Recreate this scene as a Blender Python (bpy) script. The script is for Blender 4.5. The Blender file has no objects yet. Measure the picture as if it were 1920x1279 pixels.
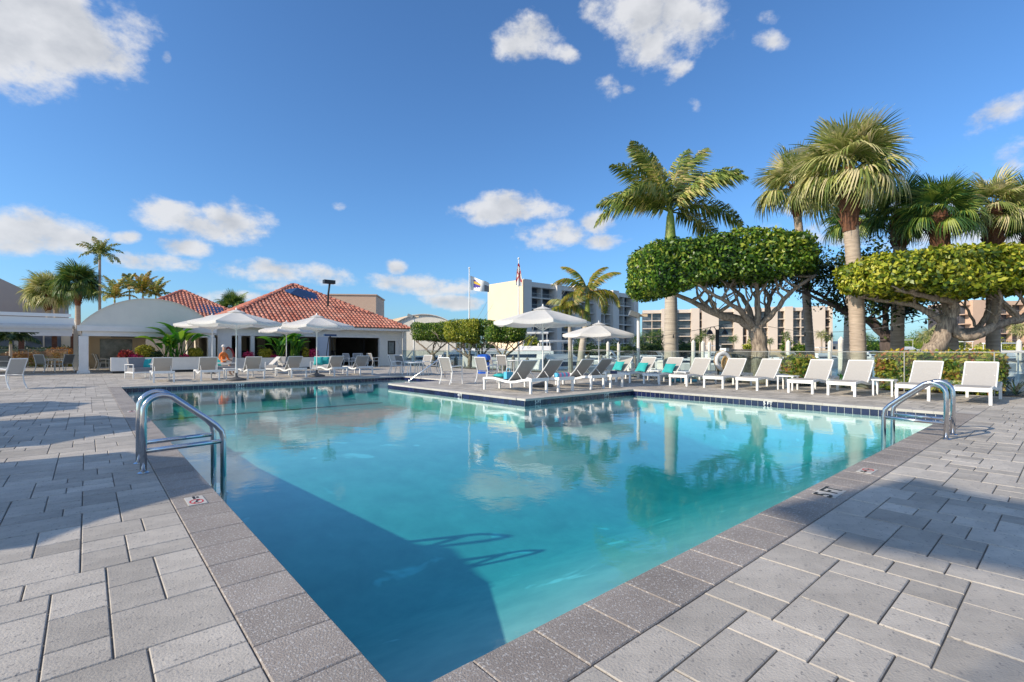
import bpy, math, random
import numpy as np
from mathutils import Vector, Matrix
R = math.radians
rnd = random.Random(7)
nrg = np.random.default_rng(7)
scene = bpy.context.scene
COL = scene.collection

# ------------------------------------------------------------------ camera
CH, F, HY = 1.22, 920.0, 655.0
cam_d = bpy.data.cameras.new('camera'); cam = bpy.data.objects.new('camera', cam_d); COL.objects.link(cam)
cam.location = (0, 0, CH); cam.rotation_euler = (R(90), 0, 0)
cam_d.sensor_width = 36; cam_d.lens = F / 1920 * 36; cam_d.shift_y = 15.5 / 1920
cam_d.clip_start = 0.05; cam_d.clip_end = 3000
scene.camera = cam

# ------------------------------------------------------------------ light
SUN_EL = 28.5
SAZ = (0.90, 0.44)                       # horizontal direction the light travels
scene.view_settings.view_transform = 'Standard'; scene.view_settings.look = 'None'
scene.view_settings.exposure = 0.34; scene.view_settings.gamma = 1.0
scene.view_settings.use_curve_mapping = False
sd = bpy.data.lights.new('sun', 'SUN'); sd.energy = 3.9; sd.angle = R(0.6); sd.color = (1.0, 0.87, 0.70)
sun = bpy.data.objects.new('sun', sd); COL.objects.link(sun)
tv = Vector((SAZ[0], SAZ[1], -math.tan(R(SUN_EL)) * math.hypot(*SAZ))).normalized()
sun.rotation_euler = tv.to_track_quat('-Z', 'Y').to_euler()
sun.location = (-30, -10, 30)

CLOUDS = [  # direction x/y, z/y at y=1 (plane), half sizes, tilt, weight
 (50, 50, 200, 112, 10, 1.45), (990, 75, 62, 44, -20, .95), (1050, 98, 40, 18, 10, .7), (1250, 20, 120, 70, 8, 1.0), (1225, 75, 60, 50, -50, .85),
 (1885, 205, 95, 26, -28, .85), (30, 432, 130, 46, 4, 1.1), (150, 445, 60, 28, 0, .85), (235, 445, 30, 13, 0, .9),
 (310, 400, 66, 32, 12, 1.0), (370, 430, 70, 28, 10, .9), (445, 415, 62, 34, 14, 1.0), (350, 462, 58, 20, 3, 1.0), (292, 492, 82, 18, 6, 1.05),
 (500, 508, 105, 20, 3, .95), (610, 515, 52, 20, 14, .8), (745, 503, 20, 15, 25, .9), (785, 533, 78, 20, 5, .9), (870, 540, 50, 15, 5, .75),
 (850, 567, 66, 15, 2, .9), (965, 388, 92, 30, -3, 1.0), (1030, 443, 66, 27, 0, .95), (1122, 413, 30, 22, 0, .85), (1130, 455, 44, 14, 0, .7),
 (1445, 75, 30, 18, 0, .62), (1140, 165, 26, 20, 20, .55), (1270, 133, 26, 14, -35, .5), (1780, 430, 210, 50, 0, .95), (1560, 440, 130, 30, 0, .75),
 (1900, 290, 40, 26, -30, .6), (1110, 15, 40, 30, 20, .6), (313, 105, 10, 12, 0, .6), (160, 155, 30, 16, 0, .55), (633, 387, 14, 9, 0, .7), (420, 555, 60, 10, 0, .6), (520, 535, 40, 10, 0, .6), (215, 118, 24, 12, -30, .6), (1180, 165, 16, 10, 0, .5), (1300, 195, 14, 12, 60, .5), (1440, 30, 20, 14, 0, .5), (1700, 395, 60, 20, -8, .6), (1490, 395, 46, 14, 0, .5)]
W = bpy.data.worlds.new('World'); scene.world = W; W.use_nodes = True
nt = W.node_tree; nt.nodes.clear()
def WN(t, **k):
    n = nt.nodes.new(t)
    for a, b in k.items(): setattr(n, a, b)
    return n
def wl(a, b): nt.links.new(a, b)
def wm(op, a, b=None, c=None, clamp=False):
    n = WN('ShaderNodeMath', operation=op); n.use_clamp = clamp
    for i, x in enumerate((a, b, c)):
        if x is None: continue
        if isinstance(x, (int, float)): n.inputs[i].default_value = x
        else: wl(x, n.inputs[i])
    return n.outputs[0]
sky = WN('ShaderNodeTexSky', sky_type='NISHITA'); sky.sun_disc = False
sky.sun_elevation = R(SUN_EL); sky.sun_rotation = math.atan2(-SAZ[0], -SAZ[1])
sky.air_density = 1.0; sky.dust_density = 1.0; sky.ozone_density = 3.0; sky.altitude = 0
geo = WN('ShaderNodeNewGeometry'); sep = WN('ShaderNodeSeparateXYZ')
tco = WN('ShaderNodeTexCoord'); wl(tco.outputs['Generated'], sep.inputs[0])
X, Y, Z = sep.outputs
ys = wm('MAXIMUM', Y, 0.02)
gx = wm('DIVIDE', X, ys); gz = wm('DIVIDE', Z, ys)
n1 = WN('ShaderNodeTexNoise', noise_dimensions='3D'); n1.inputs['Scale'].default_value = 13.0; n1.inputs['Detail'].default_value = 10; n1.inputs['Roughness'].default_value = .62
mp = WN('ShaderNodeMapping'); mp.inputs['Scale'].default_value = (1, 1, 1.5); wl(tco.outputs['Generated'], mp.inputs[0]); wl(mp.outputs[0], n1.inputs['Vector'])
warp = wm('MULTIPLY', wm('SUBTRACT', n1.outputs['Fac'], .5), 1.0)
best = None
for (cx, cy, sx, sy, tl, w) in CLOUDS:
    ax, az = (cx - 960) / F, (HY - cy) / F; hx, hz = sx / F * .98, sy / F * .98
    co, si = math.cos(R(tl)), -math.sin(R(tl))
    dx = wm('SUBTRACT', gx, ax); dz = wm('SUBTRACT', gz, az)
    p = wm('MULTIPLY_ADD', dx, co / hx, wm('MULTIPLY', dz, si / hx))
    q = wm('MULTIPLY_ADD', dx, -si / hz, wm('MULTIPLY', dz, co / hz))
    r2 = wm('ADD', wm('MULTIPLY', p, p), wm('MULTIPLY', q, q))
    m = wm('MULTIPLY', wm('SUBTRACT', 1.0, wm('MULTIPLY', r2, .62)), w)
    best = m if best is None else wm('SMOOTH_MAX', best, m, .10)
front = wm('GREATER_THAN', Y, .05)
gn = WN('ShaderNodeTexNoise'); gn.inputs['Scale'].default_value = 2.3; gn.inputs['Detail'].default_value = 2
mp2 = WN('ShaderNodeMapping'); mp2.inputs['Scale'].default_value = (1, 1, 2.6); wl(tco.outputs['Generated'], mp2.inputs[0]); wl(mp2.outputs[0], gn.inputs['Vector'])
back = wm('MULTIPLY', wm('SUBTRACT', gn.outputs['Fac'], .46), 5.0)  # unseen clouds behind the camera, cover raised to whiten the fill light
mask = wm('ADD', wm('MULTIPLY', best, front), wm('MULTIPLY', back, wm('SUBTRACT', 1.0, front)))
dens = wm('ADD', wm('MAXIMUM', mask, -1.0), wm('MULTIPLY', warp, 3.3))
sm = WN('ShaderNodeMapRange', interpolation_type='SMOOTHSTEP'); sm.inputs[1].default_value = .05; sm.inputs[2].default_value = 1.0
wl(dens, sm.inputs[0])
hz = WN('ShaderNodeMapRange'); hz.inputs[1].default_value = 0.0; hz.inputs[2].default_value = .05; wl(Z, hz.inputs[0])
alpha = wm('MULTIPLY', wm('MULTIPLY', sm.outputs[0], hz.outputs[0]), .93)
# cloud shading: thick cores are greyer, sunward rims brighter
n2 = WN('ShaderNodeTexNoise'); n2.inputs['Scale'].default_value = 13.0; n2.inputs['Detail'].default_value = 5
mo = WN('ShaderNodeVectorMath', operation='ADD'); mo.inputs[1].default_value = (-.026, -.008, .022); wl(mp.outputs[0], mo.inputs[0]); wl(mo.outputs[0], n2.inputs['Vector'])
relief = wm('SUBTRACT', n1.outputs['Fac'], n2.outputs['Fac'])
core = WN('ShaderNodeMapRange'); core.inputs[1].default_value = .55; core.inputs[2].default_value = 1.9; wl(dens, core.inputs[0])
br = wm('ADD', wm('MULTIPLY', relief, 1.6), wm('SUBTRACT', .95, wm('MULTIPLY', core.outputs[0], .42)), clamp=True)
cmix = WN('ShaderNodeMix', data_type='RGBA'); wl(br, cmix.inputs[0])
cmix.inputs[6].default_value = (1.75, 2.0, 2.35, 1); cmix.inputs[7].default_value = (5.2, 5.25, 5.4, 1)
# slightly deeper blue
tint = WN('ShaderNodeMix', data_type='RGBA', blend_type='MULTIPLY'); tint.inputs[0].default_value = 1.0
wl(sky.outputs[0], tint.inputs[6]); tint.inputs[7].default_value = (.64, .97, 1.27, 1)
fin = WN('ShaderNodeMix', data_type='RGBA'); wl(alpha, fin.inputs[0]); wl(tint.outputs[2], fin.inputs[6]); wl(cmix.outputs[2], fin.inputs[7])
bg = WN('ShaderNodeBackground'); bg.inputs[1].default_value = 0.122; wl(fin.outputs[2], bg.inputs[0])
wo = WN('ShaderNodeOutputWorld'); wl(bg.outputs[0], wo.inputs[0])
W.cycles.sampling_method = 'MANUAL'; W.cycles.sample_map_resolution = 512

# ------------------------------------------------------------------ frames
TH = R(40.9)
UX, UY = -math.sin(TH), math.cos(TH); VX, VY = math.cos(TH), math.sin(TH)
def W3(v, u, z=0.0): return Vector((v * VX + u * UX, v * VY + u * UY, z))
def ground(px, py, z=0.0):
    d = (CH - z) * F / (py - HY); x = (px - 960) / F * d
    return (x * VX + d * VY, x * UX + d * UY)          # (v, u)
def on_u(px, U):
    t = (px - 960) / F; d = U / (t * UX + UY); return d * (t * VX + VY), d     # v, depth
def on_v(px, V):
    t = (px - 960) / F; d = V / (t * VX + VY); return d * (t * UX + UY), d     # u, depth
def hz_at(py, d): return CH + (HY - py) * d / F

# ------------------------------------------------------------------ mesh tools
class MB:
    def __init__(s): s.v = []; s.f = []; s.m = []; s.mi = 0
    def add(s, vs, fs):
        b = len(s.v); s.v += [tuple(p) for p in vs]; s.f += [tuple(i + b for i in f) for f in fs]; s.m += [s.mi] * len(fs); return s
    def box(s, x0, y0, z0, x1, y1, z1):
        return s.add([(x0,y0,z0),(x1,y0,z0),(x1,y1,z0),(x0,y1,z0),(x0,y0,z1),(x1,y0,z1),(x1,y1,z1),(x0,y1,z1)],
              [(0,3,2,1),(4,5,6,7),(0,1,5,4),(1,2,6,5),(2,3,7,6),(3,0,4,7)])
    def cbox(s, x0, y0, z0, x1, y1, z1, c):      # box with chamfered top edge, no bottom
        return s.add([(x0,y0,z0),(x1,y0,z0),(x1,y1,z0),(x0,y1,z0),(x0,y0,z1-c),(x1,y0,z1-c),(x1,y1,z1-c),(x0,y1,z1-c),
              (x0+c,y0+c,z1),(x1-c,y0+c,z1),(x1-c,y1-c,z1),(x0+c,y1-c,z1)],
              [(8,9,10,11),(0,1,5,4),(1,2,6,5),(2,3,7,6),(3,0,4,7),(4,5,9,8),(5,6,10,9),(6,7,11,10),(7,4,8,11)])
    def obox(s, c, sx, sy, sz, rot=None):
        M = rot if rot is not None else Matrix.Identity(3)
        vs = [Vector(c) + M @ Vector((a * sx / 2, b * sy / 2, d * sz / 2)) for d in (-1, 1) for b in (-1, 1) for a in (-1, 1)]
        return s.add(vs, [(0,2,3,1),(4,5,7,6),(0,1,5,4),(1,3,7,5),(3,2,6,7),(2,0,4,6)])
    def bar(s, a, b, w, h=None):                # rectangular bar between two points
        a, b = Vector(a), Vector(b); h = h or w; d = b - a; q = d.to_track_quat('X', 'Z').to_matrix()
        return s.obox((a + b) / 2, d.length, w, h, q)
    def tube(s, pts, rad, seg=8, cap=True):
        pts = [Vector(p) for p in pts]; n = len(pts)
        rad = rad if isinstance(rad, (list, tuple)) else [rad] * n
        vs, fs = [], []; prev = None
        for i, p in enumerate(pts):
            t = (pts[min(i + 1, n - 1)] - pts[max(i - 1, 0)]).normalized()
            if prev is None:
                a = t.orthogonal().normalized()
            else:
                a = (prev - t * prev.dot(t)); a = a.normalized() if a.length > 1e-6 else t.orthogonal().normalized()
            prev = a; b = t.cross(a)
            for k in range(seg):
                an = 2 * math.pi * k / seg; vs.append(p + (a * math.cos(an) + b * math.sin(an)) * rad[i])
        for i in range(n - 1):
            for k in range(seg):
                k2 = (k + 1) % seg; fs.append((i*seg+k, i*seg+k2, (i+1)*seg+k2, (i+1)*seg+k))
        if cap: fs.append(tuple(range(seg - 1, -1, -1))); fs.append(tuple((n-1)*seg + k for k in range(seg)))
        return s.add(vs, fs)
    def lathe(s, prof, seg=20, c=(0, 0, 0)):
        vs, fs = [], []
        for (r, z) in prof:
            for k in range(seg):
                a = 2 * math.pi * k / seg; vs.append((c[0] + r * math.cos(a), c[1] + r * math.sin(a), c[2] + z))
        for i in range(len(prof) - 1):
            for k in range(seg):
                k2 = (k + 1) % seg; fs.append((i*seg+k, i*seg+k2, (i+1)*seg+k2, (i+1)*seg+k))
        fs.append(tuple(range(seg - 1, -1, -1))); fs.append(tuple((len(prof)-1)*seg + k for k in range(seg)))
        return s.add(vs, fs)
    def strip(s, L, Rr, th=0.0):                # sheet between two point lists, optional thickness downwards
        n = len(L); vs = [tuple(p) for p in L] + [tuple(p) for p in Rr]; fs = [(i, n + i, n + i + 1, i + 1) for i in range(n - 1)]
        if th:
            b = 2 * n; vs += [(p[0], p[1], p[2] - th) for p in vs[:b]]
            fs += [(b + i, b + i + 1, b + n + i + 1, b + n + i) for i in range(n - 1)]
            fs += [(i, i + 1, b + i + 1, b + i) for i in range(n - 1)] + [(n + i, b + n + i, b + n + i + 1, n + i + 1) for i in range(n - 1)]
            fs += [(0, b, b + n, n), (n - 1, 2 * n - 1, b + 2 * n - 1, b + n - 1)]
        return s.add(vs, fs)
    def mesh(s, name, mats, smooth=False):
        me = bpy.data.meshes.new(name); me.from_pydata(s.v, [], s.f)
        for m in (mats if isinstance(mats, (list, tuple)) else [mats]): me.materials.append(m)
        if any(s.m): me.polygons.foreach_set('material_index', s.m)
        if smooth: me.polygons.foreach_set('use_smooth', [True] * len(me.polygons))
        me.update(); return me
    def build(s, name, mats, parent=None, smooth=False, kind=None, label=None):
        return link(name, s.mesh(name, mats, smooth), parent, kind, label)
def link(name, me, parent=None, kind=None, label=None):
    o = bpy.data.objects.new(name, me); COL.objects.link(o)
    if parent is not None: o.parent = parent
    if kind: o['kind'] = kind
    if label: o['label'] = label
    return o
def tag(o, label, cat, group=None):
    o['label'] = label; o['category'] = cat
    if group: o['group'] = group
    return o
def thing(name, label, cat, v=0, u=0, z=0, rz=0, group=None, world=False):
    o = bpy.data.objects.new(name, None); COL.objects.link(o); o.empty_display_size = .2
    o.location = Vector((v, u, z)) if world else W3(v, u, z); o.rotation_euler = (0, 0, rz if world else TH + rz)
    return tag(o, label, cat, group)
def structure(o): o['kind'] = 'structure'; return o
def uvframe(o): o.rotation_euler = (0, 0, TH); return o
def dup(root, v, u, z, rz, label, group=None):
    r = root.copy(); COL.objects.link(r); r.location = W3(v, u, z); r.rotation_euler = (0, 0, TH + rz); r['label'] = label
    if group: r['group'] = group
    for ch in list(root.children):
        c = ch.copy(); COL.objects.link(c); c.parent = r
        for g in list(ch.children):
            d = g.copy(); COL.objects.link(d); d.parent = c
    return r
def np_mesh(name, V, faces_n, mat, mats=None):  # V (N,k,3) separate faces of k verts
    N, k, _ = V.shape; me = bpy.data.meshes.new(name)
    me.vertices.add(N * k); me.vertices.foreach_set('co', V.reshape(-1).astype(np.float32))
    me.loops.add(N * k); me.loops.foreach_set('vertex_index', np.arange(N * k, dtype=np.int32))
    me.polygons.add(N); me.polygons.foreach_set('loop_start', np.arange(0, N * k, k, dtype=np.int32))
    me.polygons.foreach_set('loop_total', np.full(N, k, dtype=np.int32))
    me.materials.append(mat); me.update(calc_edges=True); return me

# ------------------------------------------------------------------ materials
def new_mat(name):
    m = bpy.data.materials.new(name); m.use_nodes = True; t = m.node_tree; t.nodes.clear()
    o = t.nodes.new('ShaderNodeOutputMaterial'); return m, t, o
def nd(t, ty, ins=None, **k):
    n = t.nodes.new(ty)
    for a, b in k.items(): setattr(n, a, b)
    for a, b in (ins or {}).items():
        if hasattr(b, 'is_linked') or hasattr(b, 'links'): t.links.new(b, n.inputs[a])
        else: n.inputs[a].default_value = b
    return n
def c4(c): return (c[0], c[1], c[2], 1)
def rand01(t):
    g = nd(t, 'ShaderNodeNewGeometry'); o = nd(t, 'ShaderNodeObjectInfo')
    a = nd(t, 'ShaderNodeMath', {0: g.outputs['Random Per Island'], 1: o.outputs['Random']}, operation='ADD')
    return nd(t, 'ShaderNodeMath', {0: a.outputs[0]}, operation='FRACT').outputs[0]
def mat(name, col, rough=.6, col2=None, scale=4, detail=4, rvar=0.0, bump=0.0, bscale=40, metal=0, coat=0, speck=None, sscale=120, samt=.3, stretch=None, coords='Object', transl=0, spec=.5, emit=None, stain=0):
    m, t, out = new_mat(name)
    p = nd(t, 'ShaderNodeBsdfPrincipled', {'Base Color': c4(col), 'Roughness': rough, 'Metallic': metal, 'Coat Weight': coat, 'Specular IOR Level': spec})
    tc = nd(t, 'ShaderNodeTexCoord').outputs[coords]
    if stretch:
        tc = nd(t, 'ShaderNodeMapping', {'Vector': tc, 'Scale': stretch}).outputs[0]
    c = None
    if col2 is not None:
        n = nd(t, 'ShaderNodeTexNoise', {'Vector': tc, 'Scale': scale, 'Detail': detail, 'Roughness': .6})
        r = nd(t, 'ShaderNodeMapRange', {0: n.outputs['Fac'], 1: .32, 2: .68})
        c = nd(t, 'ShaderNodeMix', {0: r.outputs[0], 6: c4(col), 7: c4(col2)}, data_type='RGBA').outputs[2]
    if rvar:
        r = rand01(t); mr = nd(t, 'ShaderNodeMapRange', {0: r, 3: 1 - rvar, 4: 1 + rvar})
        cc = nd(t, 'ShaderNodeVectorMath', {0: c if c is not None else tuple(col), 3: mr.outputs[0]}, operation='SCALE') 
        c = cc.outputs[0]
    if speck is not None:
        vn = nd(t, 'ShaderNodeTexNoise', {'Vector': tc, 'Scale': sscale, 'Detail': 3, 'Roughness': .55, 'Distortion': .4})
        k3 = nd(t, 'ShaderNodeMapRange', {0: vn.outputs['Fac'], 1: samt, 2: samt + .07, 3: 0, 4: .85})
        c = nd(t, 'ShaderNodeMix', {0: k3.outputs[0], 6: c if c is not None else c4(col), 7: c4(speck)}, data_type='RGBA').outputs[2]
    if stain:
        gp = nd(t, 'ShaderNodeNewGeometry').outputs['Position']
        sn = nd(t, 'ShaderNodeTexNoise', {'Vector': gp, 'Scale': 1.1, 'Detail': 7, 'Roughness': .65})
        sr = nd(t, 'ShaderNodeMapRange', {0: sn.outputs['Fac'], 1: .36, 2: .62, 3: 1 - stain, 4: 1.04})
        c = nd(t, 'ShaderNodeVectorMath', {0: c, 3: sr.outputs[0]}, operation='SCALE').outputs[0]
    if c is not None: t.links.new(c, p.inputs['Base Color'])
    if bump:
        n = nd(t, 'ShaderNodeTexNoise', {'Vector': tc, 'Scale': bscale, 'Detail': 5})
        b = nd(t, 'ShaderNodeBump', {'Height': n.outputs['Fac'], 'Strength': bump, 'Distance': .01})
        t.links.new(b.outputs[0], p.inputs['Normal'])
    sh = p.outputs[0]
    if emit: p.inputs['Emission Color'].default_value = c4(emit[0]); p.inputs['Emission Strength'].default_value = emit[1]
    if transl:
        tr = nd(t, 'ShaderNodeBsdfTranslucent', {'Color': c4(col)})
        if c is not None: t.links.new(c, tr.inputs['Color'])
        sh = nd(t, 'ShaderNodeMixShader', {0: transl, 1: sh, 2: tr.outputs[0]}).outputs[0]
    t.links.new(sh, out.inputs[0]); return m
def leaf_mat(name, cols, rough=.45, transl=.3, big=.6, spec=.5):
    m, t, out = new_mat(name)
    r = rand01(t)
    tc = nd(t, 'ShaderNodeTexCoord').outputs['Object']
    n = nd(t, 'ShaderNodeTexNoise', {'Vector': tc, 'Scale': big, 'Detail': 2})
    a = nd(t, 'ShaderNodeMath', {0: n.outputs['Fac'], 1: 1.3, 2: -.65}, operation='MULTIPLY_ADD')
    f = nd(t, 'ShaderNodeMath', {0: r, 1: a.outputs[0]}, operation='ADD'); f.use_clamp = True
    cr = nd(t, 'ShaderNodeValToRGB', {0: f.outputs[0]})
    e = cr.color_ramp.elements
    while len(e) < len(cols): e.new(.5)
    for i, (pos, c) in enumerate(cols): e[i].position = pos; e[i].color = c4(c)
    p = nd(t, 'ShaderNodeBsdfPrincipled', {'Base Color': cr.outputs[0], 'Roughness': rough, 'Specular IOR Level': spec})
    tr = nd(t, 'ShaderNodeBsdfTranslucent', {'Color': cr.outputs[0]})
    mx = nd(t, 'ShaderNodeMixShader', {0: transl, 1: p.outputs[0], 2: tr.outputs[0]})
    t.links.new(mx.outputs[0], out.inputs[0]); return m

M = {}
M['paver'] = mat('paver', (.52, .475, .41), .8, (.425, .39, .34), scale=7, rvar=.19, bump=.35, bscale=90, speck=(.22, .21, .20), sscale=40, samt=.61, stain=.20)
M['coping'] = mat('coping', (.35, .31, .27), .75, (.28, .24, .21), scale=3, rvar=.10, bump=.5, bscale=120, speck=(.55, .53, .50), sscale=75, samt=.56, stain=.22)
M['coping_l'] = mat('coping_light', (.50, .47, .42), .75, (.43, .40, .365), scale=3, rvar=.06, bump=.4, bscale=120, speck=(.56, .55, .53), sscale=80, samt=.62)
M['mortar'] = mat('mortar', (.21, .195, .17), .9, (.28, .26, .23), scale=9)
M['plaster'] = mat('plaster', (.64, .66, .61), .7, (.47, .52, .50), scale=2.2, detail=8, speck=(.92, .94, .92), sscale=1.4, samt=.64)
M['navy'] = mat('navy_tile', (.012, .018, .06), .12, rvar=.35, spec=.6)
M['steel'] = mat('stainless', (.62, .62, .64), .16, metal=1, bump=.02, bscale=30)
M['white'] = mat('white_paint', (.84, .81, .76), .45, (.78, .75, .70), scale=3)
M['whitem'] = mat('white_metal', (.82, .82, .80), .3, spec=.5)
M['sling'] = mat('sling', (.54, .52, .49), .75, (.50, .48, .455), scale=30, transl=.22, bump=.2, bscale=300)
M['slingg'] = mat('sling_grey', (.42, .41, .39), .75, (.36, .35, .34), scale=30, transl=.25, bump=.2, bscale=300)
M['canvas'] = mat('canvas', (.82, .80, .76), .85, (.77, .75, .71), scale=5, transl=.30, bump=.3, bscale=60)
M['teal'] = mat('teal_fabric', (.02, .36, .36), .8, (.03, .42, .41), scale=8, bump=.3, bscale=120)
M['black'] = mat('black_metal', (.02, .02, .022), .4)
M['dark'] = mat('dark_interior', (.03, .028, .03), .6, (.05, .045, .045), scale=1.5)
M['base'] = mat('umbrella_base', (.07, .07, .075), .6, (.10, .10, .10), scale=6)
M['blue'] = mat('blue_plastic', (.02, .12, .55), .4)
M['terra'] = mat('terracotta', (.47, .14, .085), .65, (.62, .30, .21), scale=1.3, rvar=.20, bump=.25, bscale=40)
M['cap'] = mat('terracotta_cap', (.62, .23, .15), .6, (.50, .16, .10), scale=2, rvar=.12)
M['stucco'] = mat('stucco', (.80, .76, .66), .85, (.75, .71, .62), scale=2, bump=.3, bscale=60)
M['stuccog'] = mat('stucco_grey', (.44, .37, .34), .85, (.40, .34, .32), scale=.6, bump=.2, bscale=30)
M['beige'] = mat('beige_wall', (.62, .55, .42), .8, (.57, .50, .39), scale=1)
M['peach'] = mat('peach_wall', (.66, .47, .34), .8, (.60, .42, .31), scale=.3)
M['cream'] = mat('cream_wall', (.86, .68, .47), .85, (.82, .64, .44), scale=.2)
M['aptw'] = mat('apartment_white', (.72, .68, .62), .8, (.66, .62, .57), scale=.3)
M['pink'] = mat('pink_stucco', (.76, .65, .54), .85, (.71, .60, .50), scale=.25)
M['glassd'] = mat('window_glass', (.05, .07, .10), .08, (.10, .12, .15), scale=.4, spec=.8)
M['glassp'] = mat('window_bright', (.30, .33, .33), .12, (.12, .14, .15), scale=2.5, spec=.7)
M['curtain'] = mat('balcony_back', (.13, .11, .10), .5, (.03, .03, .045), scale=.55, detail=3)
M['trunkg'] = mat('palm_trunk_grey', (.54, .43, .33), .85, (.34, .27, .21), scale=3, stretch=(1, 1, 9), bump=.8, bscale=9)
M['trunkb'] = mat('palm_trunk_ring', (.60, .53, .43), .85, (.36, .31, .26), scale=2.2, stretch=(.2, .2, 7), bump=.6, bscale=5)
M['shaft'] = mat('crown_shaft', (.20, .33, .05), .5, (.34, .34, .08), scale=3, stretch=(1, 1, .4))
M['boot'] = mat('palm_boot', (.20, .085, .04), .9, (.10, .045, .03), scale=9, rvar=.3, bump=.8, bscale=12)
M['bark'] = mat('bark', (.46, .37, .28), .9, (.13, .10, .08), scale=6, stretch=(3.5, 3.5, .6), bump=1.0, bscale=10)
M['barkd'] = mat('bark_dark', (.07, .055, .05), .9, (.13, .10, .09), scale=4, stretch=(2.5, 2.5, .7), bump=.8, bscale=10)
M['soil'] = mat('soil', (.09, .06, .04), .95, (.15, .11, .07), scale=8, bump=.8, bscale=30)
M['topi'] = leaf_mat('topiary_leaf', [(0, (.014, .042, .008)), (.35, (.05, .13, .012)), (.7, (.15, .29, .02)), (1, (.42, .47, .06))], big=.8, rough=.4, spec=.5)
M['topiy'] = leaf_mat('topiary_leaf_bright', [(0, (.03, .07, .008)), (.3, (.16, .24, .015)), (.6, (.42, .46, .03)), (1, (.70, .64, .10))], big=1.0, rough=.4, spec=.5)
M['dleaf'] = leaf_mat('dark_leaf', [(0, (.010, .03, .010)), (.6, (.03, .075, .015)), (1, (.12, .17, .03))])
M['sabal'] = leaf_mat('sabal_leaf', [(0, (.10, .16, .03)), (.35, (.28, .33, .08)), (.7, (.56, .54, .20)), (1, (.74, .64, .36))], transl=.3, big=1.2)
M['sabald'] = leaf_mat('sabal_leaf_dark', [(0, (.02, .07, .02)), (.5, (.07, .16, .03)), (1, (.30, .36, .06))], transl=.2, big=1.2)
M['royal'] = leaf_mat('royal_leaf', [(0, (.05, .10, .02)), (.4, (.17, .25, .04)), (.75, (.42, .44, .09)), (1, (.60, .50, .20))], transl=.25, big=.9)
M['yellowp'] = leaf_mat('yellowing_frond', [(0, (.06, .12, .02)), (.4, (.20, .26, .03)), (.8, (.45, .36, .04)), (1, (.50, .30, .08))], transl=.3, big=.9)
M['hedge'] = leaf_mat('hedge_leaf', [(0, (.05, .12, .01)), (.35, (.26, .32, .03)), (.7, (.68, .54, .07)), (1, (.62, .18, .08))], big=2.0)
M['banana'] = leaf_mat('broad_leaf', [(0, (.02, .10, .01)), (.5, (.06, .26, .02)), (1, (.25, .42, .03))], transl=.4, rough=.35)
M['yellowl'] = leaf_mat('yellow_leaf', [(0, (.12, .16, .01)), (.6, (.40, .36, .02)), (1, (.55, .48, .05))])
M['orangel'] = leaf_mat('orange_leaf', [(0, (.30, .12, .02)), (.6, (.62, .24, .05)), (1, (.70, .42, .12))])
M['redl'] = leaf_mat('red_leaf', [(0, (.10, .01, .015)), (.6, (.38, .03, .03)), (1, (.6, .12, .05))])
M['pinkl'] = leaf_mat('pink_flower', [(0, (.45, .01, .09)), (.6, (.7, .03, .16)), (1, (.8, .12, .2))])
M['boat'] = mat('boat_gelcoat', (.80, .80, .78), .25, coat=.3)
M['boatg'] = mat('boat_glass', (.02, .03, .045), .08, spec=.8)
M['wood'] = mat('dock_wood', (.30, .26, .21), .85, (.22, .19, .15), scale=3, stretch=(1, 8, 1))
M['skin'] = mat('skin', (.55, .33, .23), .55)
M['orange'] = mat('orange_cloth', (.80, .20, .04), .8)
M['hairw'] = mat('white_hair', (.75, .72, .68), .7)
M['hairb'] = mat('brown_hair', (.10, .05, .03), .7)
M['grey'] = mat('grey_cushion', (.22, .22, .23), .85, (.26, .26, .27), scale=9)
M['concrete'] = mat('concrete', (.42, .40, .36), .85, (.34, .32, .29), scale=.8)
M['greyrail'] = mat('rail_metal', (.30, .31, .30), .35, metal=.4)
M['rope'] = mat('rope', (.58, .38, .16), .8, bump=.5, bscale=60)
M['blueshade'] = mat('blue_awning', (.025, .07, .17), .35)
M['red'] = mat('red_paint', (.55, .02, .02), .5)
M['yel'] = mat('yellow_dye', (.65, .42, .03), .7)
M['purple'] = mat('purple_dye', (.05, .03, .28), .7)
M['lamp'] = mat('lamp_lens', (.75, .75, .72), .2)
M['mark'] = mat('marking_tile', (.56, .54, .49), .6, (.48, .46, .42), scale=20)
M['towelb'] = mat('towel_blue', (.10, .45, .65), .85)
M['towelp'] = mat('towel_pink', (.75, .25, .40), .85)
M['drift'] = mat('peeling_shutter', (.62, .66, .74), .5, (.58, .62, .70), scale=2)

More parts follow.
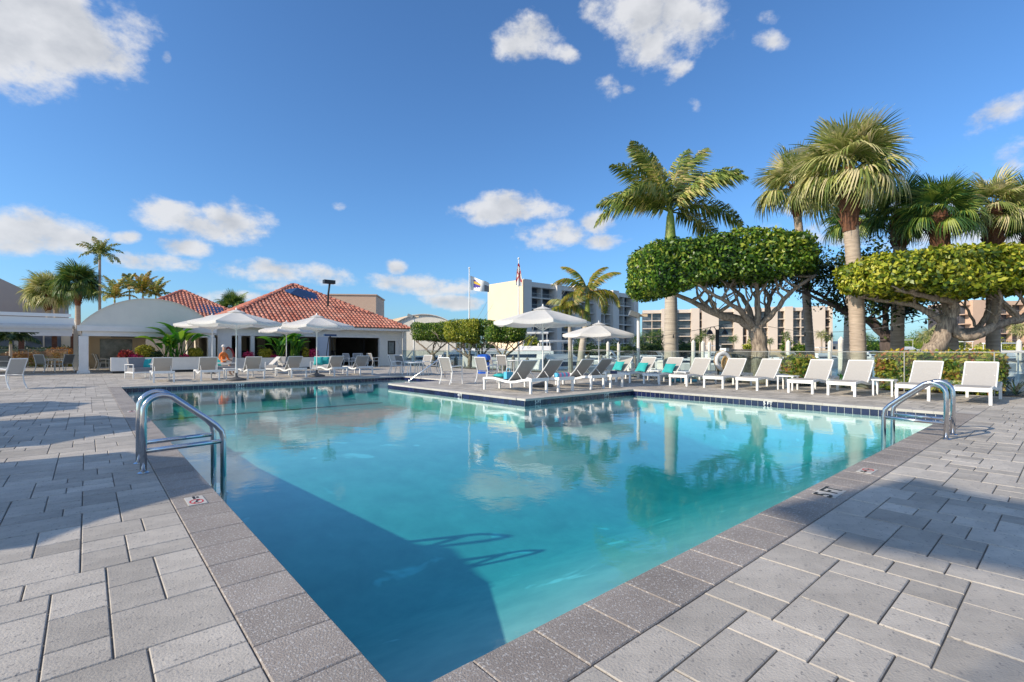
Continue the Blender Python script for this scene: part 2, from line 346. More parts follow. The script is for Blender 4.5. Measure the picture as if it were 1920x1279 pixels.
def schlick(t, f0, normal=None):     # the same reflectance from both sides, so sunlight passes into the water
    g = nd(t, 'ShaderNodeNewGeometry')
    d = nd(t, 'ShaderNodeVectorMath', {0: normal if normal is not None else g.outputs['Normal'], 1: g.outputs['Incoming']}, operation='DOT_PRODUCT')
    a = nd(t, 'ShaderNodeMath', {0: d.outputs['Value']}, operation='ABSOLUTE')
    b = nd(t, 'ShaderNodeMath', {0: 1.0, 1: a.outputs[0]}, operation='SUBTRACT'); b.use_clamp = True
    p = nd(t, 'ShaderNodeMath', {0: b.outputs[0], 1: 5.0}, operation='POWER')
    return nd(t, 'ShaderNodeMath', {0: p.outputs[0], 1: 1 - f0, 2: f0}, operation='MULTIPLY_ADD')
def glass_mat(name, tint, f0=1.45, rough=0.0):
    m, t, out = new_mat(name)
    fr = schlick(t, .04); tr = nd(t, 'ShaderNodeBsdfTransparent', {'Color': c4(tint)})
    gl = nd(t, 'ShaderNodeBsdfGlossy', {'Color': (1, 1, 1, 1), 'Roughness': rough})
    mx = nd(t, 'ShaderNodeMixShader', {0: fr.outputs[0], 1: tr.outputs[0], 2: gl.outputs[0]})
    t.links.new(mx.outputs[0], out.inputs[0]); return m
M['fglass'] = glass_mat('fence_glass', (.86, .93, .92))
def water_mat():
    m, t, out = new_mat('pool_water')
    tc = nd(t, 'ShaderNodeTexCoord').outputs['Object']
    a = nd(t, 'ShaderNodeTexNoise', {'Vector': tc, 'Scale': 1.6, 'Detail': 3, 'Roughness': .5, 'Distortion': .6})
    b = nd(t, 'ShaderNodeTexNoise', {'Vector': tc, 'Scale': 13.0, 'Detail': 3, 'Roughness': .6})
    s = nd(t, 'ShaderNodeMath', {0: b.outputs[0], 1: .20, 2: a.outputs[0]}, operation='MULTIPLY_ADD')
    bm = nd(t, 'ShaderNodeBump', {'Height': s.outputs[0], 'Strength': .13, 'Distance': .025})
    fr = schlick(t, .04, bm.outputs[0])
    tr = nd(t, 'ShaderNodeBsdfTransparent', {'Color': (.97, 1, 1, 1)})
    gl = nd(t, 'ShaderNodeBsdfGlossy', {'Color': (1, 1, 1, 1), 'Roughness': .015, 'Normal': bm.outputs[0]})
    mx = nd(t, 'ShaderNodeMixShader', {0: fr.outputs[0], 1: tr.outputs[0], 2: gl.outputs[0]})
    va = nd(t, 'ShaderNodeVolumeAbsorption', {'Color': (.50, .90, .918, 1), 'Density': .95})
    t.links.new(mx.outputs[0], out.inputs[0]); t.links.new(va.outputs[0], out.inputs['Volume']); return m
M['water'] = water_mat()
def sea_mat():
    m, t, out = new_mat('marina_water')
    tc = nd(t, 'ShaderNodeTexCoord').outputs['Object']
    a = nd(t, 'ShaderNodeTexNoise', {'Vector': tc, 'Scale': 1.4, 'Detail': 5, 'Roughness': .6})
    bm = nd(t, 'ShaderNodeBump', {'Height': a.outputs[0], 'Strength': .5, 'Distance': .15})
    p = nd(t, 'ShaderNodeBsdfPrincipled', {'Base Color': (.03, .055, .06, 1), 'Roughness': .06, 'Normal': bm.outputs[0], 'IOR': 1.33})
    t.links.new(p.outputs[0], out.inputs[0]); return m
M['sea'] = sea_mat()

# ================================================================== SETTING
XL, XR, YN, YF = 0.81, 12.6, 1.53, 20.2          # pool, x along v and y along u
PX, PY, NX, NY = 8.12, 8.9, 10.9, 16.1           # peninsula corner, stair nook
CW = 0.30
WZ = -0.15
DECK = [(-22, .51, -6, 46), (.51, 17.9, -6, YN - CW), (XR + CW, 17.9, YN - CW, PY + CW), (PX + CW, 17.9, PY + CW, NY - CW),
        (NX + CW, 17.9, NY - CW, YF + CW), (.51, 17.9, YF + CW, 46)]
gb = MB()
for (a, b, c, d) in [(-22, .82, -6, 46), (.82, 17.9, -6, 1.52), (12.61, 17.9, 1.52, 8.91), (8.13, 17.9, 8.91, 16.09), (10.91, 17.9, 16.09, 20.21), (.82, 17.9, 20.21, 46)]:
    gb.box(a, c, -1.7, b, d, -.012)
deckb = uvframe(structure(gb.build('pool_deck', M['mortar'])))
lb = MB()
for (a, b, c, d) in [(-700, -22, -700, 900), (-22, 19.8, 46, 900), (-22, 19.8, -700, -6)]: lb.box(a, c, -3.5, b, d, -.06)
uvframe(structure(lb.build('ground', M['concrete'])))
sb = MB(); sb.box(17.9, -6, -3.4, 19.8, 46, -.03)
uvframe(structure(sb.build('planting_bed', M['soil'])))
sb = MB(); sb.box(19.8, -40, -3.4, 20.1, 46, .02)
uvframe(structure(sb.build('seawall', M['concrete'])))
mw = MB(); mw.add([(20.1, -700, 0), (900, -700, 0), (900, 900, 0), (20.1, 900, 0)], [(0, 1, 2, 3)])
o = uvframe(structure(mw.build('marina_water', M['sea']))); o.location.z = -1.5
fb = MB(); fb.box(20.1, 79, -3, 900, 900, 0.0)
uvframe(structure(fb.build('far_shore', M['concrete'])))
fb = MB(); fb.box(20, 152, -3, 1500, 1500, -.02); fb.box(112, 116, -3, 1500, 151.9, -.03)
structure(fb.build('far_bank', M['concrete']))

# ---- pavers: mixed ashlar, the largest in view as single pieces, the rest joined
def project(x, y):
    p = W3(x, y); 
    if p.y < .3: return None
    return 960 + F * p.x / p.y, HY + F * CH / p.y, p.y
CELL = .1075
pav = []
for (x0, x1, y0, y1) in DECK:
    nx = int(math.ceil((x1 - x0) / CELL)); ny = int(math.ceil((y1 - y0) / CELL))
    occ = np.zeros((nx, ny), bool); bnd = np.zeros((nx + 1, ny + 1), bool)
    left = (x1 == .51)
    for j in range(ny):
        for i in range(nx):
            if occ[i, j]: continue
            run = 1
            while i + run < nx and not occ[i + run, j] and run < 9: run += 1
            opts = [(4, 4), (4, 3), (3, 2), (4, 2), (2, 3), (4, 4), (3, 2), (2, 2), (4, 3), (3, 3)]; rnd.shuffle(opts); opts += [(4, 2), (3, 2), (2, 2), (1, 2), (1, 1)]
            opts = sorted(opts[:10], key=lambda o: (j > 0 and i + o[0] < nx and bnd[i + o[0], j - 1])) + opts[10:]
            for (w, h) in opts:
                if w > run or (run - w == 1 and w > 1): continue
                h = min(h, ny - j)
                if not occ[i:i+w, j:j+h].any():
                    occ[i:i+w, j:j+h] = True; bnd[i+w, j:j+h] = True; bnd[i, j:j+h] = True
                    if left: a, b = x1 - (i + w) * CELL, x1 - i * CELL
                    else: a, b = x0 + i * CELL, x0 + (i + w) * CELL
                    c, d = y0 + j * CELL, y0 + (j + h) * CELL
                    if not left and y1 == YN - CW: d, c = y1 - j * CELL, y1 - (j + h) * CELL
                    a, b, c, d = max(a, x0), min(b, x1), max(c, y0), min(d, y1)
                    if b - a > .04 and d - c > .04: pav.append((a, b, c, d))
                    break
scored = []
for k, (a, b, c, d) in enumerate(pav):
    pr = project((a + b) / 2, (c + d) / 2); s = 0
    if pr and -60 < pr[0] < 1980 and pr[1] < 1330: s = (b - a) * (d - c) / pr[2] ** 3
    scored.append((s, k))
scored.sort(reverse=True); near = set(k for s, k in scored[:300] if s > 0)
cache = {}
rest = MB(); G = .0035
for k, (a, b, c, d) in enumerate(pav):
    zz = rnd.uniform(-.0016, .0016)
    if k in near:
        w, h = round(b - a, 3), round(d - c, 3)
        if (w, h) not in cache:
            m = MB(); m.cbox(-w/2 + G, -h/2 + G, -.012, w/2 - G, h/2 - G, 0, .004); cache[(w, h)] = m.mesh('paver', M['paver'])
        o = link('paver', cache[(w, h)], deckb); o.location = ((a + b) / 2, (c + d) / 2, zz)
    else:
        dist = (W3((a + b) / 2, (c + d) / 2)).length
        if dist < 14: rest.cbox(a + G, c + G, -.012, b - G, d - G, zz, .004)
        else: rest.add([(a+G,c+G,zz),(b-G,c+G,zz),(b-G,d-G,zz),(a+G,d-G,zz),(a+G,c+G,-.012),(b-G,c+G,-.012),(b-G,d-G,-.012),(a+G,d-G,-.012)],
                       [(0,1,2,3),(4,5,1,0),(5,6,2,1),(6,7,3,2),(7,4,0,3)])
rest.build('pavers', M['paver'], deckb, kind='stuff')

# ---- pool shell
sh = MB()
def wallq(ax, ay, bx, by, zt=-.03, zb=-2.4): sh.add([(ax, ay, zb), (bx, by, zb), (bx, by, zt), (ax, ay, zt)], [(0, 1, 2, 3)])
loop = [(XL, YN), (XR, YN), (XR, PY), (PX, PY), (PX, NY), (NX, NY), (NX, YF), (XL, YF)]
for i in range(8): wallq(*loop[i], *loop[(i + 1) % 8])
def depth(x, y):
    D = 1.60 if y < 5.2 else (1.60 - .88 * min((y - 5.2) / 3.6, 1))
    if x > PX and y > NY - .2: D = .55 - .18 * int((x - PX) / .7) if x < NX - .6 else .12; D = max(D, .2)
    t = min(max((y - YN) / 3.15, 0), 1); D2 = .32 + (D - .32) * (t - .12 * max(0, t - .85) / .15 * 0)
    e = min(x - XL, XR - x, YF - y); t = min(max(e / .35, 0), 1)
    return -D2 * (.75 + .25 * (1 - (1 - t) ** 2) ** .5) if e > 0 else -D2 * .75
nx, ny = 80, 130
vs = [(XL + (XR - XL) * i / nx, YN + (YF - YN) * j / ny) for j in range(ny + 1) for i in range(nx + 1)]
sh.add([(x, y, depth(x, y)) for x, y in vs], [(j*(nx+1)+i, j*(nx+1)+i+1, (j+1)*(nx+1)+i+1, (j+1)*(nx+1)+i) for j in range(ny) for i in range(nx)])
pool = uvframe(structure(sh.build('swimming_pool', M['plaster'], smooth=True)))
fs = MB(); y = 16.4
while y < 16.5:
    fs.box(XL + .02, y, -1.02, PX - .02, y + .1, -.695); y += 1
fs.build('slope_break_stripe', M['navy'], pool)
wt = MB(); e = .02
for (a, b, c, d) in [(XL - e, PX, YN - e, YF + e), (PX, XR + e, YN - e, PY + e), (PX, NX + e, NY - e, YF + e)]: pass
# one closed water body
P = [(XL-e,YN-e),(XR+e,YN-e),(XR+e,PY+e),(PX+e,PY+e),(PX+e,NY-e),(NX+e,NY-e),(NX+e,YF+e),(XL-e,YF+e)]
wt.add([(x, y, WZ) for x, y in P] + [(x, y, -2.35) for x, y in P], [tuple(range(8)), tuple(range(15, 7, -1))] + [(i, 8 + i, 8 + (i + 1) % 8, (i + 1) % 8) for i in range(8)])
uvframe(structure(wt.build('pool_water', M['water'])))

# ---- waterline tiles and coping stones, piece by piece
tm = MB(); tm.box(-.0715, -.004, -.071, .0715, .004, .071); tme = tm.mesh('waterline_tile', M['navy'])
ntile = 0; rtile = MB()
def tiles(ax, ay, bx, by, nxn, nyn, single):
    L = math.hypot(bx - ax, by - ay); n = int(round(L / .152)); ang = math.atan2(by - ay, bx - ax)
    for k in range(n):
        t = (k + .5) / n; x, y = ax + (bx - ax) * t + nxn * .005, ay + (by - ay) * t + nyn * .005
        if single:
            o = link('waterline_tile', tme, pool); o.location = (x, y, -.118); o.rotation_euler = (0, 0, ang)
        else:
            rtile.obox((x, y, -.118), .146, .008, .142, Matrix.Rotation(ang, 3, 'Z'))
tiles(XR, YN, XR, PY, -1, 0, True); tiles(XL, YF, NX, YF, 0, -1, True); tiles(PX, PY, XR, PY, 0, -1, True); tiles(PX, PY, PX, NY, -1, 0, True)
tiles(PX, NY, NX, NY, 0, 1, False); tiles(NX, NY, NX, YF, -1, 0, False); tiles(XL, YN, XR, YN, 0, 1, False); tiles(XL, YN, XL, YF, 1, 0, False)
rtile.build('waterline_tiles', M['navy'], pool, kind='stuff')
ccache = {}
def coping(ax, ay, bx, by, ox, oy, m):          # line of the pool edge a->b, o = outward normal
    L = math.hypot(bx - ax, by - ay); n = max(1, int(round(L / .325))); ang = math.atan2(by - ay, bx - ax); w = round(L / n, 3)
    side = 1 if (-(by - ay) * ox + (bx - ax) * oy) > 0 else -1
    key = (w, m, side)
    if key not in ccache:
        q = MB(); q.cbox(-w / 2 + .002, (-.025 if side > 0 else -CW + .002), -.055, w / 2 - .002, (CW - .002 if side > 0 else .025), .0, .005); ccache[key] = q.mesh('coping_stone', M[m])
    for k in range(n):
        t = (k + .5) / n; o = link('coping_stone', ccache[key], pool)
        o.location = (ax + (bx - ax) * t, ay + (by - ay) * t, .003 + rnd.uniform(-.001, .001)); o.rotation_euler = (0, 0, ang)
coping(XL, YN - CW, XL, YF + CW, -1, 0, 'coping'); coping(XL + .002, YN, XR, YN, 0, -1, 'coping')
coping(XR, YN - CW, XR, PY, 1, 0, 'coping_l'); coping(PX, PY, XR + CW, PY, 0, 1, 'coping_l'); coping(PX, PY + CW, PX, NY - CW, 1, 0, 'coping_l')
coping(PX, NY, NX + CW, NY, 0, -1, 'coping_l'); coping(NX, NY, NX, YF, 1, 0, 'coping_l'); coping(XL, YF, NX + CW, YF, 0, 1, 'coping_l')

# ---- markings let into the coping
def text_mesh(body, size, m, parent, loc, rot, ext=.0015):
    cu = bpy.data.curves.new('lettering', 'FONT'); cu.body = body; cu.size = size; cu.align_x = 'CENTER'; cu.align_y = 'CENTER'; cu.extrude = ext
    cu.offset = size * .012
    t = bpy.data.objects.new('t', cu); COL.objects.link(t); bpy.context.view_layer.update()
    me = bpy.data.meshes.new_from_object(t.evaluated_get(bpy.context.evaluated_depsgraph_get())); bpy.data.objects.remove(t)
    me.materials.clear(); me.materials.append(m); o = link('lettering', me, parent); o.location = loc; o.rotation_euler = rot; return o
def depth_plate(v, u, rz, body):
    q = MB(); q.box(-.15, -.085, 0, .15, .085, .0045); p = q.build('depth_plate', M['mark'], pool); p.location = (v, u, .0035); p.rotation_euler = (0, 0, rz)
    text_mesh(body, .19, M['black'], p, (0, 0, .0055), (0, 0, 0)); return p
def nodive_plate(v, u, rz):
    q = MB(); q.box(-.15, -.075, 0, .15, .075, .0045); p = q.build('no_diving_plate', M['mark'], pool); p.scale = (.84, .84, 1); p.location = (v, u, .0035); p.rotation_euler = (0, 0, rz)
    r = MB(); n = 28
    for k in range(n):
        a, b = 2 * math.pi * k / n, 2 * math.pi * (k + 1) / n
        r.add([(.045 + .082*math.cos(a), .058*math.sin(a), .0055), (.045 + .082*math.cos(b), .058*math.sin(b), .0055), (.045 + .064*math.cos(b), .045*math.sin(b), .0055), (.045 + .064*math.cos(a), .045*math.sin(a), .0055)], [(0, 1, 2, 3)])
    r.bar((-.01, .035, .0055), (.10, -.035, .0055), .014, .001); r.build('prohibition_ring', M['red'], p)
    d = MB(); d.bar((.0, .012, .0062), (.07, -.008, .0062), .014, .001); d.bar((.065, -.006, .0062), (.095, .012, .0062), .01, .001); d.lathe([(.011, 0), (.011, .001)], 10, (-.008, .018, .0058)); d.build('diver_figure', M['black'], p)
    text_mesh('NO\nDIVING', .03, M['black'], p, (-.1, .012, .0055), (0, 0, 0))
v_, u_ = ground(1552, 923.5); depth_plate(v_, 1.385, 0, '5 FT')
v_, u_ = ground(1628, 884); nodive_plate(v_, 1.385, 0)
v_, u_ = ground(367, 940); nodive_plate(.66, u_, R(-90))
v_, u_ = ground(248, 772); nodive_plate(.66, u_, R(-90))
def edge_mark(v, u, rz, body):
    text_mesh(body, .12, M['whitem'], pool, (v, u, -.10), (R(90), 0, rz), .002)
v_, d_ = on_u(450, YF); edge_mark(v_, YF - .014, 0, '3.5 FT')
for px in (1008, 1137): v_, d_ = on_u(px, PY); edge_mark(v_, PY - .014, 0, '5 FT')
u_, d_ = on_v(863, PX); edge_mark(PX - .014, u_, R(-90), '4 FT')
u_, d_ = on_v(1440, XR); edge_mark(XR - .014, u_, R(-90), '5 FT')

# ================================================================== CLUBHOUSE
def roof_tiles(mb, half, ze, za, over=0.0):      # barrel tiles on the face towards -y of a pyramid of given half width
    sl = math.hypot(half, za - ze); nrow = int(sl / .38); ncol = int(2 * half / .27)
    uy, uz = half / sl, (za - ze) / sl            # up-slope direction (0,uy,uz), normal (0,-uz,uy)
    for r in range(nrow):
        s0 = r * sl / nrow; s1 = s0 + sl / nrow + .05; lim = half * (1 - (s0 + .1) / sl)
        for k in range(ncol + 1):
            x = (k - ncol / 2) * .27
            if abs(x) > lim: continue
            vs = []; ra = .115
            for (s, rr, lift) in ((s0, ra, .03), (s1, ra * .86, .0)):
                for q in range(5):
                    an = math.pi * q / 4; h = rr * .85 * math.sin(an) + lift; xx = x + rr * math.cos(an)
                    vs.append((xx, -half + uy * s - uz * h, ze + uz * s + uy * h))
            mb.add(vs, [(q, q + 1, q + 6, q + 5) for q in range(4)] + [(4, 3, 2, 1, 0)])
def rot_mb(src, ang, dst):
    c, s = math.cos(ang), math.sin(ang); dst.add([(x * c - y * s, x * s + y * c, z) for x, y, z in src.v], src.f)
def pyramid_roof(root, half, ze, za, faces=(0, 1, 3)):
    t = MB(); roof_tiles(t, half, ze, za); al = MB()
    for k in faces: rot_mb(t, k * math.pi / 2, al)
    b = MB(); h = half
    b.add([(-h,-h,ze),(h,-h,ze),(h,h,ze),(-h,h,ze),(0,0,za)], [(0,1,4),(1,2,4),(2,3,4),(3,0,4),(3,2,1,0)])
    rf = b.build('roof', M['terra'], root); al.build('roof_tiles', M['terra'], rf, kind='stuff')
    cm = MB(); L = .42
    q = []
    for (s, rr, lift) in ((0, .13, .05), (L, .10, .01)):
        for k in range(5): an = math.pi * k / 4; q.append((s, rr * math.cos(an), rr * math.sin(an) + lift))
    cm.add(q, [(k, k + 1, k + 6, k + 5) for k in range(4)] + [(4, 3, 2, 1, 0)]); cme = cm.mesh('hip_cap_tile', M['cap'])
    for (sx, sy) in ((-1, -1), (1, -1)):
        a = Vector((sx * h, sy * h, ze)); d = (Vector((0, 0, za)) - a); n = int(d.length / .38); e = d.normalized()
        qz = e.to_track_quat('X', 'Z')
        for k in range(n):
            o = link('hip_cap_tile', cme, rf); o.location = a + e * (k * d.length / n); o.rotation_euler = qz.to_euler()
    return rf
CX, CY = 12.0, 39.5
club = thing('clubhouse', 'poolside clubhouse with red barrel-tile pyramid roof and open bar front', 'clubhouse', CX, CY)
pyramid_roof(club, 6.5, 2.74, 6.2)
FW = 33.55
fx = lambda px: on_u(px, FW)[0] - CX
yw = FW - CY
q = MB(); q.box(-6.4, -6.45, 2.56, 6.42, -6.3, 2.735); q.box(6.3, -6.3, 2.56, 6.42, 6.4, 2.735); q.box(-6.42, -6.3, 2.56, -6.3, 6.4, 2.735); q.build('fascia', M['white'], club)
q = MB(); q.box(fx(400), yw + .02, 2.12, 6.1, yw + .25, 2.6); q.box(fx(400), yw - .05, 2.05, 6.12, yw + .019, 2.16); q.build('lintel', M['white'], club)
q = MB(); q.box(-6.3, -6.29, 2.6, 6.29, 6.3, 2.7); q.build('ceiling', M['beige'], club)
for (a, b, mm) in ((408, 434, 'white'), (594, 616, 'drift'), (446, 452, 'white'), (470, 477, 'white')):
    q = MB(); q.box(fx(a), yw - .06, 0, fx(b), yw + .2, 2.05 if b - a > 10 else 2.04); 
    if b - a > 10: q.box(fx(a) + .12, yw - .08, .3, fx(b) - .12, yw - .061, 1.8)
    q.build('shutter_panel' if b - a > 10 else 'column', M[mm], club)
q = MB(); x0, x1 = fx(714), 6.0
q.box(x0, yw, 0, fx(727), yw + .2, 2.05); q.box(fx(741), yw, 0, x1, yw + .2, 2.05); q.box(fx(727), yw, 0, fx(741), yw + .2, .85); q.box(fx(727), yw, 1.85, fx(741), yw + .2, 2.05)
q.box(x0 - .12, yw - .05, 0, x0, yw + .2, 2.1); wl_ = q.build('wall', M['white'], club)
q = MB(); q.box(fx(727), yw + .06, .85, fx(741), yw + .1, 1.85); w1 = q.build('window', M['glassp'], club)
q = MB(); z0, z1 = .85, 1.85
for (a, b) in ((fx(727), fx(727) + .06), (fx(741) - .06, fx(741))): q.box(a, yw - .02, z0, b, yw + .059, z1)
q.box(fx(727) + .06, yw - .02, z1 - .06, fx(741) - .06, yw + .059, z1); q.box(fx(727) + .06, yw - .02, z0, fx(741) - .06, yw + .059, z0 + .06); q.build('frame', M['black'], w1)
for i in range(9):
    xx = fx(744) + i * .13
    if xx < 5.9: qq = MB(); qq.box(xx, yw - .025, .05, xx + .115, yw - .001, 2.0); qq.build('board', M['white'], wl_)
q = MB(); q.box(6.05, -6.25, 0, 6.25, -6.05, 2.58); q.build('column', M['white'], club)
q = MB(); q.add([(6.05, -6.2, 2.56), (5.2, -6.2, 2.56), (6.05, -6.2, 1.9)], [(0, 1, 2)]); 
q = MB(); q.box(6.0, yw + .2, 0, 6.15, 6.2, 2.58); q.box(-6.2, 5.9, 0, 6.0, 6.1, 2.58); q.box(-6.2, 0, 0, -6.05, 5.9, 2.58); q.build('wall', M['beige'], club)
# interior partition with doors
ib = 1.6
q = MB(); q.box(-6.0, ib, 0, 5.9, ib + .15, 2.58); iw = q.build('inner_wall', M['beige'], club)
for (a, b, z0, z1, mm) in ((-5.3, -4.5, 0, 2.1, 'dark'), (-4.0, -3.3, 0, 2.1, 'dark'), (-1.6, .8, .9, 2.1, 'dark'), (1.7, 2.4, 0, 2.1, 'dark'), (3.9, 4.5, 0, 2.15, 'dark'), (-2.9, -2.2, 0, 2.1, 'dark')):
    q = MB(); q.box(a, ib - .05, z0, b, ib - .001, z1); q.build('door', M[mm], iw)
q = MB(); q.box(-4.6, -2.2, 0, 2.3, -1.7, 1.05); q.box(-4.8, -2.45, 1.05, 2.5, -1.5, 1.12); q.build('bar_counter', M['dark'], club)
q = MB(); q.box(4.0, -3.6, 0, 4.15, 1.4, 2.58); q.build('partition', M['dark'], club)
# awning window on the roof
q = MB(); a = (3.7 / 6.5)
def roofp(x, s): sl = 6.5; return (x, -6.5 + s, 2.74 + s * (6.2 - 2.74) / 6.5)
p0, p1 = roofp(.15, 5.7), roofp(1.1, 3.3)
q.add([roofp(-1.2, 5.3), roofp(1.2, 3.2), roofp(1.5, 5.0), (-.3, -1.9, 5.75), (1.35, -2.7, 4.75), (-.9, -2.2, 5.25)], [(0, 5, 3), (5, 4, 3), (0, 1, 5), (1, 4, 5), (4, 1, 2), (3, 4, 2), (0, 3, 2)])
q.build('roof_awning', M['blueshade'], club)
pz = roofp(1.3, 2.9)
q = MB(); q.tube([pz, (pz[0], pz[1] - .1, pz[2] + 1.0), (pz[0] + .1, pz[1] - .1, pz[2] + 1.75)], .07, 6); ms = q.build('roof_mast', M['black'], club)
q = MB(); q.box(pz[0] - .35, pz[1] - .3, pz[2] + 1.72, pz[0] + .45, pz[1] + .1, pz[2] + 1.98); q.build('floodlight', M['black'], ms)

sclub = thing('tiled_pavilion', 'smaller red-tiled pyramid roof pavilion behind the grey vaulted roof', 'pavilion', 6.4, 52)
pyramid_roof(sclub, 5.5, 3.2, 6.42, (0, 1))
q = MB(); q.box(-5.2, -5.2, 0, 5.2, 5.2, 3.19); q.build('wall', M['beige'], sclub)
q = MB(); q.add([(.4, -3.4, 4.5), (2.4, -4.4, 3.95), (2.6, -2.9, 4.85), (1.0, -2.2, 5.2)], [(0, 1, 2, 3)]); q.add([(.4, -3.4, 4.4), (2.4, -4.4, 3.85), (2.6, -2.9, 4.7), (1.0, -2.2, 5.1)], [(3, 2, 1, 0)]); q.build('roof_awning', M['blueshade'], sclub)

# vaulted pavilion
vp = thing('vaulted_pavilion', 'open pavilion with grey barrel-vaulted roof and white corner columns', 'pavilion', 2.67, 33.0)
hw, ze, rise, dep = 2.95, 2.45, 1.5, 8.0
Rr = (hw * hw + rise * rise) / (2 * rise); n = 28
arc = [(x, ze + math.sqrt(Rr * Rr - x * x) - (Rr - rise)) for x in [hw * (2 * k / n - 1) for k in range(n + 1)]]
q = MB(); q.strip([(x, 0, z) for x, z in arc], [(x, 0, ze - .02) for x, z in arc]); q.strip([(x, .12, ze - .02) for x, z in arc], [(x, .12, z) for x, z in arc]); q.build('gable_panel', M['stucco'], vp)
q = MB(); q.strip([(x, -.06, z + .03) for x, z in arc], [(x, dep, z + .03) for x, z in arc], .03); q.build('vault', M['stucco'], vp, smooth=False)
q = MB(); q.box(-hw - .1, -.12, ze - .3, hw + .1, .2, ze - .021); q.box(-hw + .1, .0, ze - .55, hw, .3, ze - .301); q.build('beam', M['white'], vp)
for (x, y) in ((-hw + .1, 0), (hw - .2, 0), (-hw + .1, dep - .4), (hw - .2, dep - .4)):
    q = MB(); q.box(x - .14, y - .14, 0, x + .24, y + .24, ze - .56 if y == 0 else ze - .021); q.box(x - .2, y - .2, 0, x + .3, y + .3, .14); q.build('column', M['white'], vp)
q = MB(); q.box(-hw, .35, ze - .2, hw, dep, ze - .1); q.build('ceiling', M['beige'], vp)
q = MB(); q.box(-hw + .1, dep - .1, 0, -hw + .9, dep + .1, ze - .22); q.box(-hw + .9, dep - .1, 1.9, hw, dep + .1, ze - .22); q.box(-.4, dep - .1, 0, .3, dep + .1, 1.9); q.build('wall', M['beige'], vp)
q = MB(); q.box(-hw + .9, dep - .02, .05, -.4, dep + .02, 1.9); q.build('window', M['glassp'], vp)
q = MB(); q.box(-1.5, dep - .5, 2.0, .6, dep - .12, 2.14); q.build('heater_strip', M['black'], vp)

# left canopies
cn = thing('shade_canopy', 'long white flat canopy with double beam left of the vaulted pavilion', 'canopy', -5.6, 33.6)
q = MB(); q.box(-6.5, -.2, 2.42, 5.1, 5.5, 2.80); q.box(-6.5, -.3, 2.85, 5.0, -.1, 3.0); q.build('beam', M['whitem'], cn)
q = MB()
q.tube([(-6.5, -.35, 2.30), (5.05, -.35, 2.30)], .16, 12); q.box(-6.5, -.45, 2.05, 5.05, -.3, 2.2); q.build('rolled_awning', M['canvas'], cn)
for x in (-6.2, 5.1): 
    q = MB(); q.box(x - .1, 5.0, 0, x + .1, 5.2, 2.41); q.build('post', M['white'], cn)
c2 = thing('pergola_roof', 'white ribbed patio roof on brown posts behind the long canopy', 'pergola', -9.0, 47.0)
q = MB(); q.box(-11, 0, 2.35, 8.2, 5, 2.5); q.box(-11, -.12, 2.15, 8.2, -.001, 2.62); q.box(-11, .0, 2.62, 8.2, 5.0, 3.0); rr = q.build('roof', M['white'], c2)
for i in range(9): qq = MB(); qq.box(-10.5 + i * 2.2, -.2, 2.64, -9.8 + i * 2.2, -.02, 2.98); qq.build('panel', M['whitem'], rr)
for px in (102, 137, 40):
    v_, d_ = on_u(px, 47.2); q = MB(); q.box(v_ + 9 - .14, .1, 0, v_ + 9 + .14, .38, 2.34); q.build('post', M['boot'], c2)
rw = thing('restaurant', 'beige single-storey wing with dark windows behind the patio plants', 'building', -11, 58.0)
q = MB(); q.box(-14, 0, 0, 13, 8, 3.3); rwl = q.build('wall', M['beige'], rw)
for i in range(9):
    q = MB(); q.box(-13.2 + i * 2.9, -.06, .5, -11 + i * 2.9, -.001, 2.5); w1 = q.build('window', M['glassd'], rw)
    q = MB(); q.box(-12.15 + i * 2.9, -.1, .5, -12.05 + i * 2.9, -.061, 2.5); q.build('mullion', M['beige'], w1)
gh = thing('grey_hall', 'large grey stucco hall with sloping parapet behind the left palms', 'building', -22, 71)
q = MB(); a = on_u(0, 71)[0] + 22; b = on_u(122, 71)[0] + 22
def gz(px, py): v_, d_ = on_u(px, 71); return hz_at(py, d_)
x2 = on_u(52, 71)[0] + 22; z_ = [gz(0, 522), gz(52, 546), gz(122, 560)]
pl = [(a - 22, 0), (b, 0), (b, z_[2]), (x2, z_[1]), (a, z_[0]), (a - 22, z_[0] + 3)]
q.add([(x, 0, z) for x, z in pl] + [(x, 14, z) for x, z in pl], [tuple(range(6)), tuple(range(11, 5, -1))] + [(i, 6 + i, 6 + (i + 1) % 6, (i + 1) % 6) for i in range(6)]); q.build('wall', M['stuccog'], gh)
q = MB(); q.box(b - 1.5, -.05, 6.2, b - 1.0, -.001, 7.4); q.build('window', M['glassd'], gh)
pb = thing('peach_block', 'plain peach rendered building rising behind the red tiled roof', 'building', *ground(660, 672)[:1], 66)
d = 55.0; x0w, x1w = (617 - 960) / F * d, (703 - 960) / F * d; zt = hz_at(553, d)
pb.location = (x0w, d, 0); pb.rotation_euler = (0, 0, R(6))
q = MB(); q.box(0, 0, 0, x1w - x0w, 6, zt); q.box(-.1, -.1, zt, x1w - x0w + .1, 6.1, zt + .12); q.build('wall', M['peach'], pb)
q = MB(); q.box(3.2, -.05, 4.2, 4.4, -.001, 5.4); q.build('window', M['glassd'], pb)
d = 70.0; hs = thing('vaulted_hall', 'distant hall with pale curved roof behind the clubhouse right corner', 'building', 0, 0)
hs.location = ((795 - 960) / F * d, d, 0); hs.rotation_euler = (0, 0, 0)
hw2 = 4.6; zr = hz_at(590, d); zb = hz_at(612, d); rs = zr - zb; R2 = (hw2**2 + rs**2) / (2 * rs)
arc2 = [(x, zb + math.sqrt(R2 * R2 - x * x) - (R2 - rs)) for x in [hw2 * (2 * k / 24 - 1) for k in range(25)]]
q = MB(); q.strip([(x, 0, z) for x, z in arc2], [(x, 0, 0) for x, z in arc2]); q.build('wall', M['stucco'], hs)
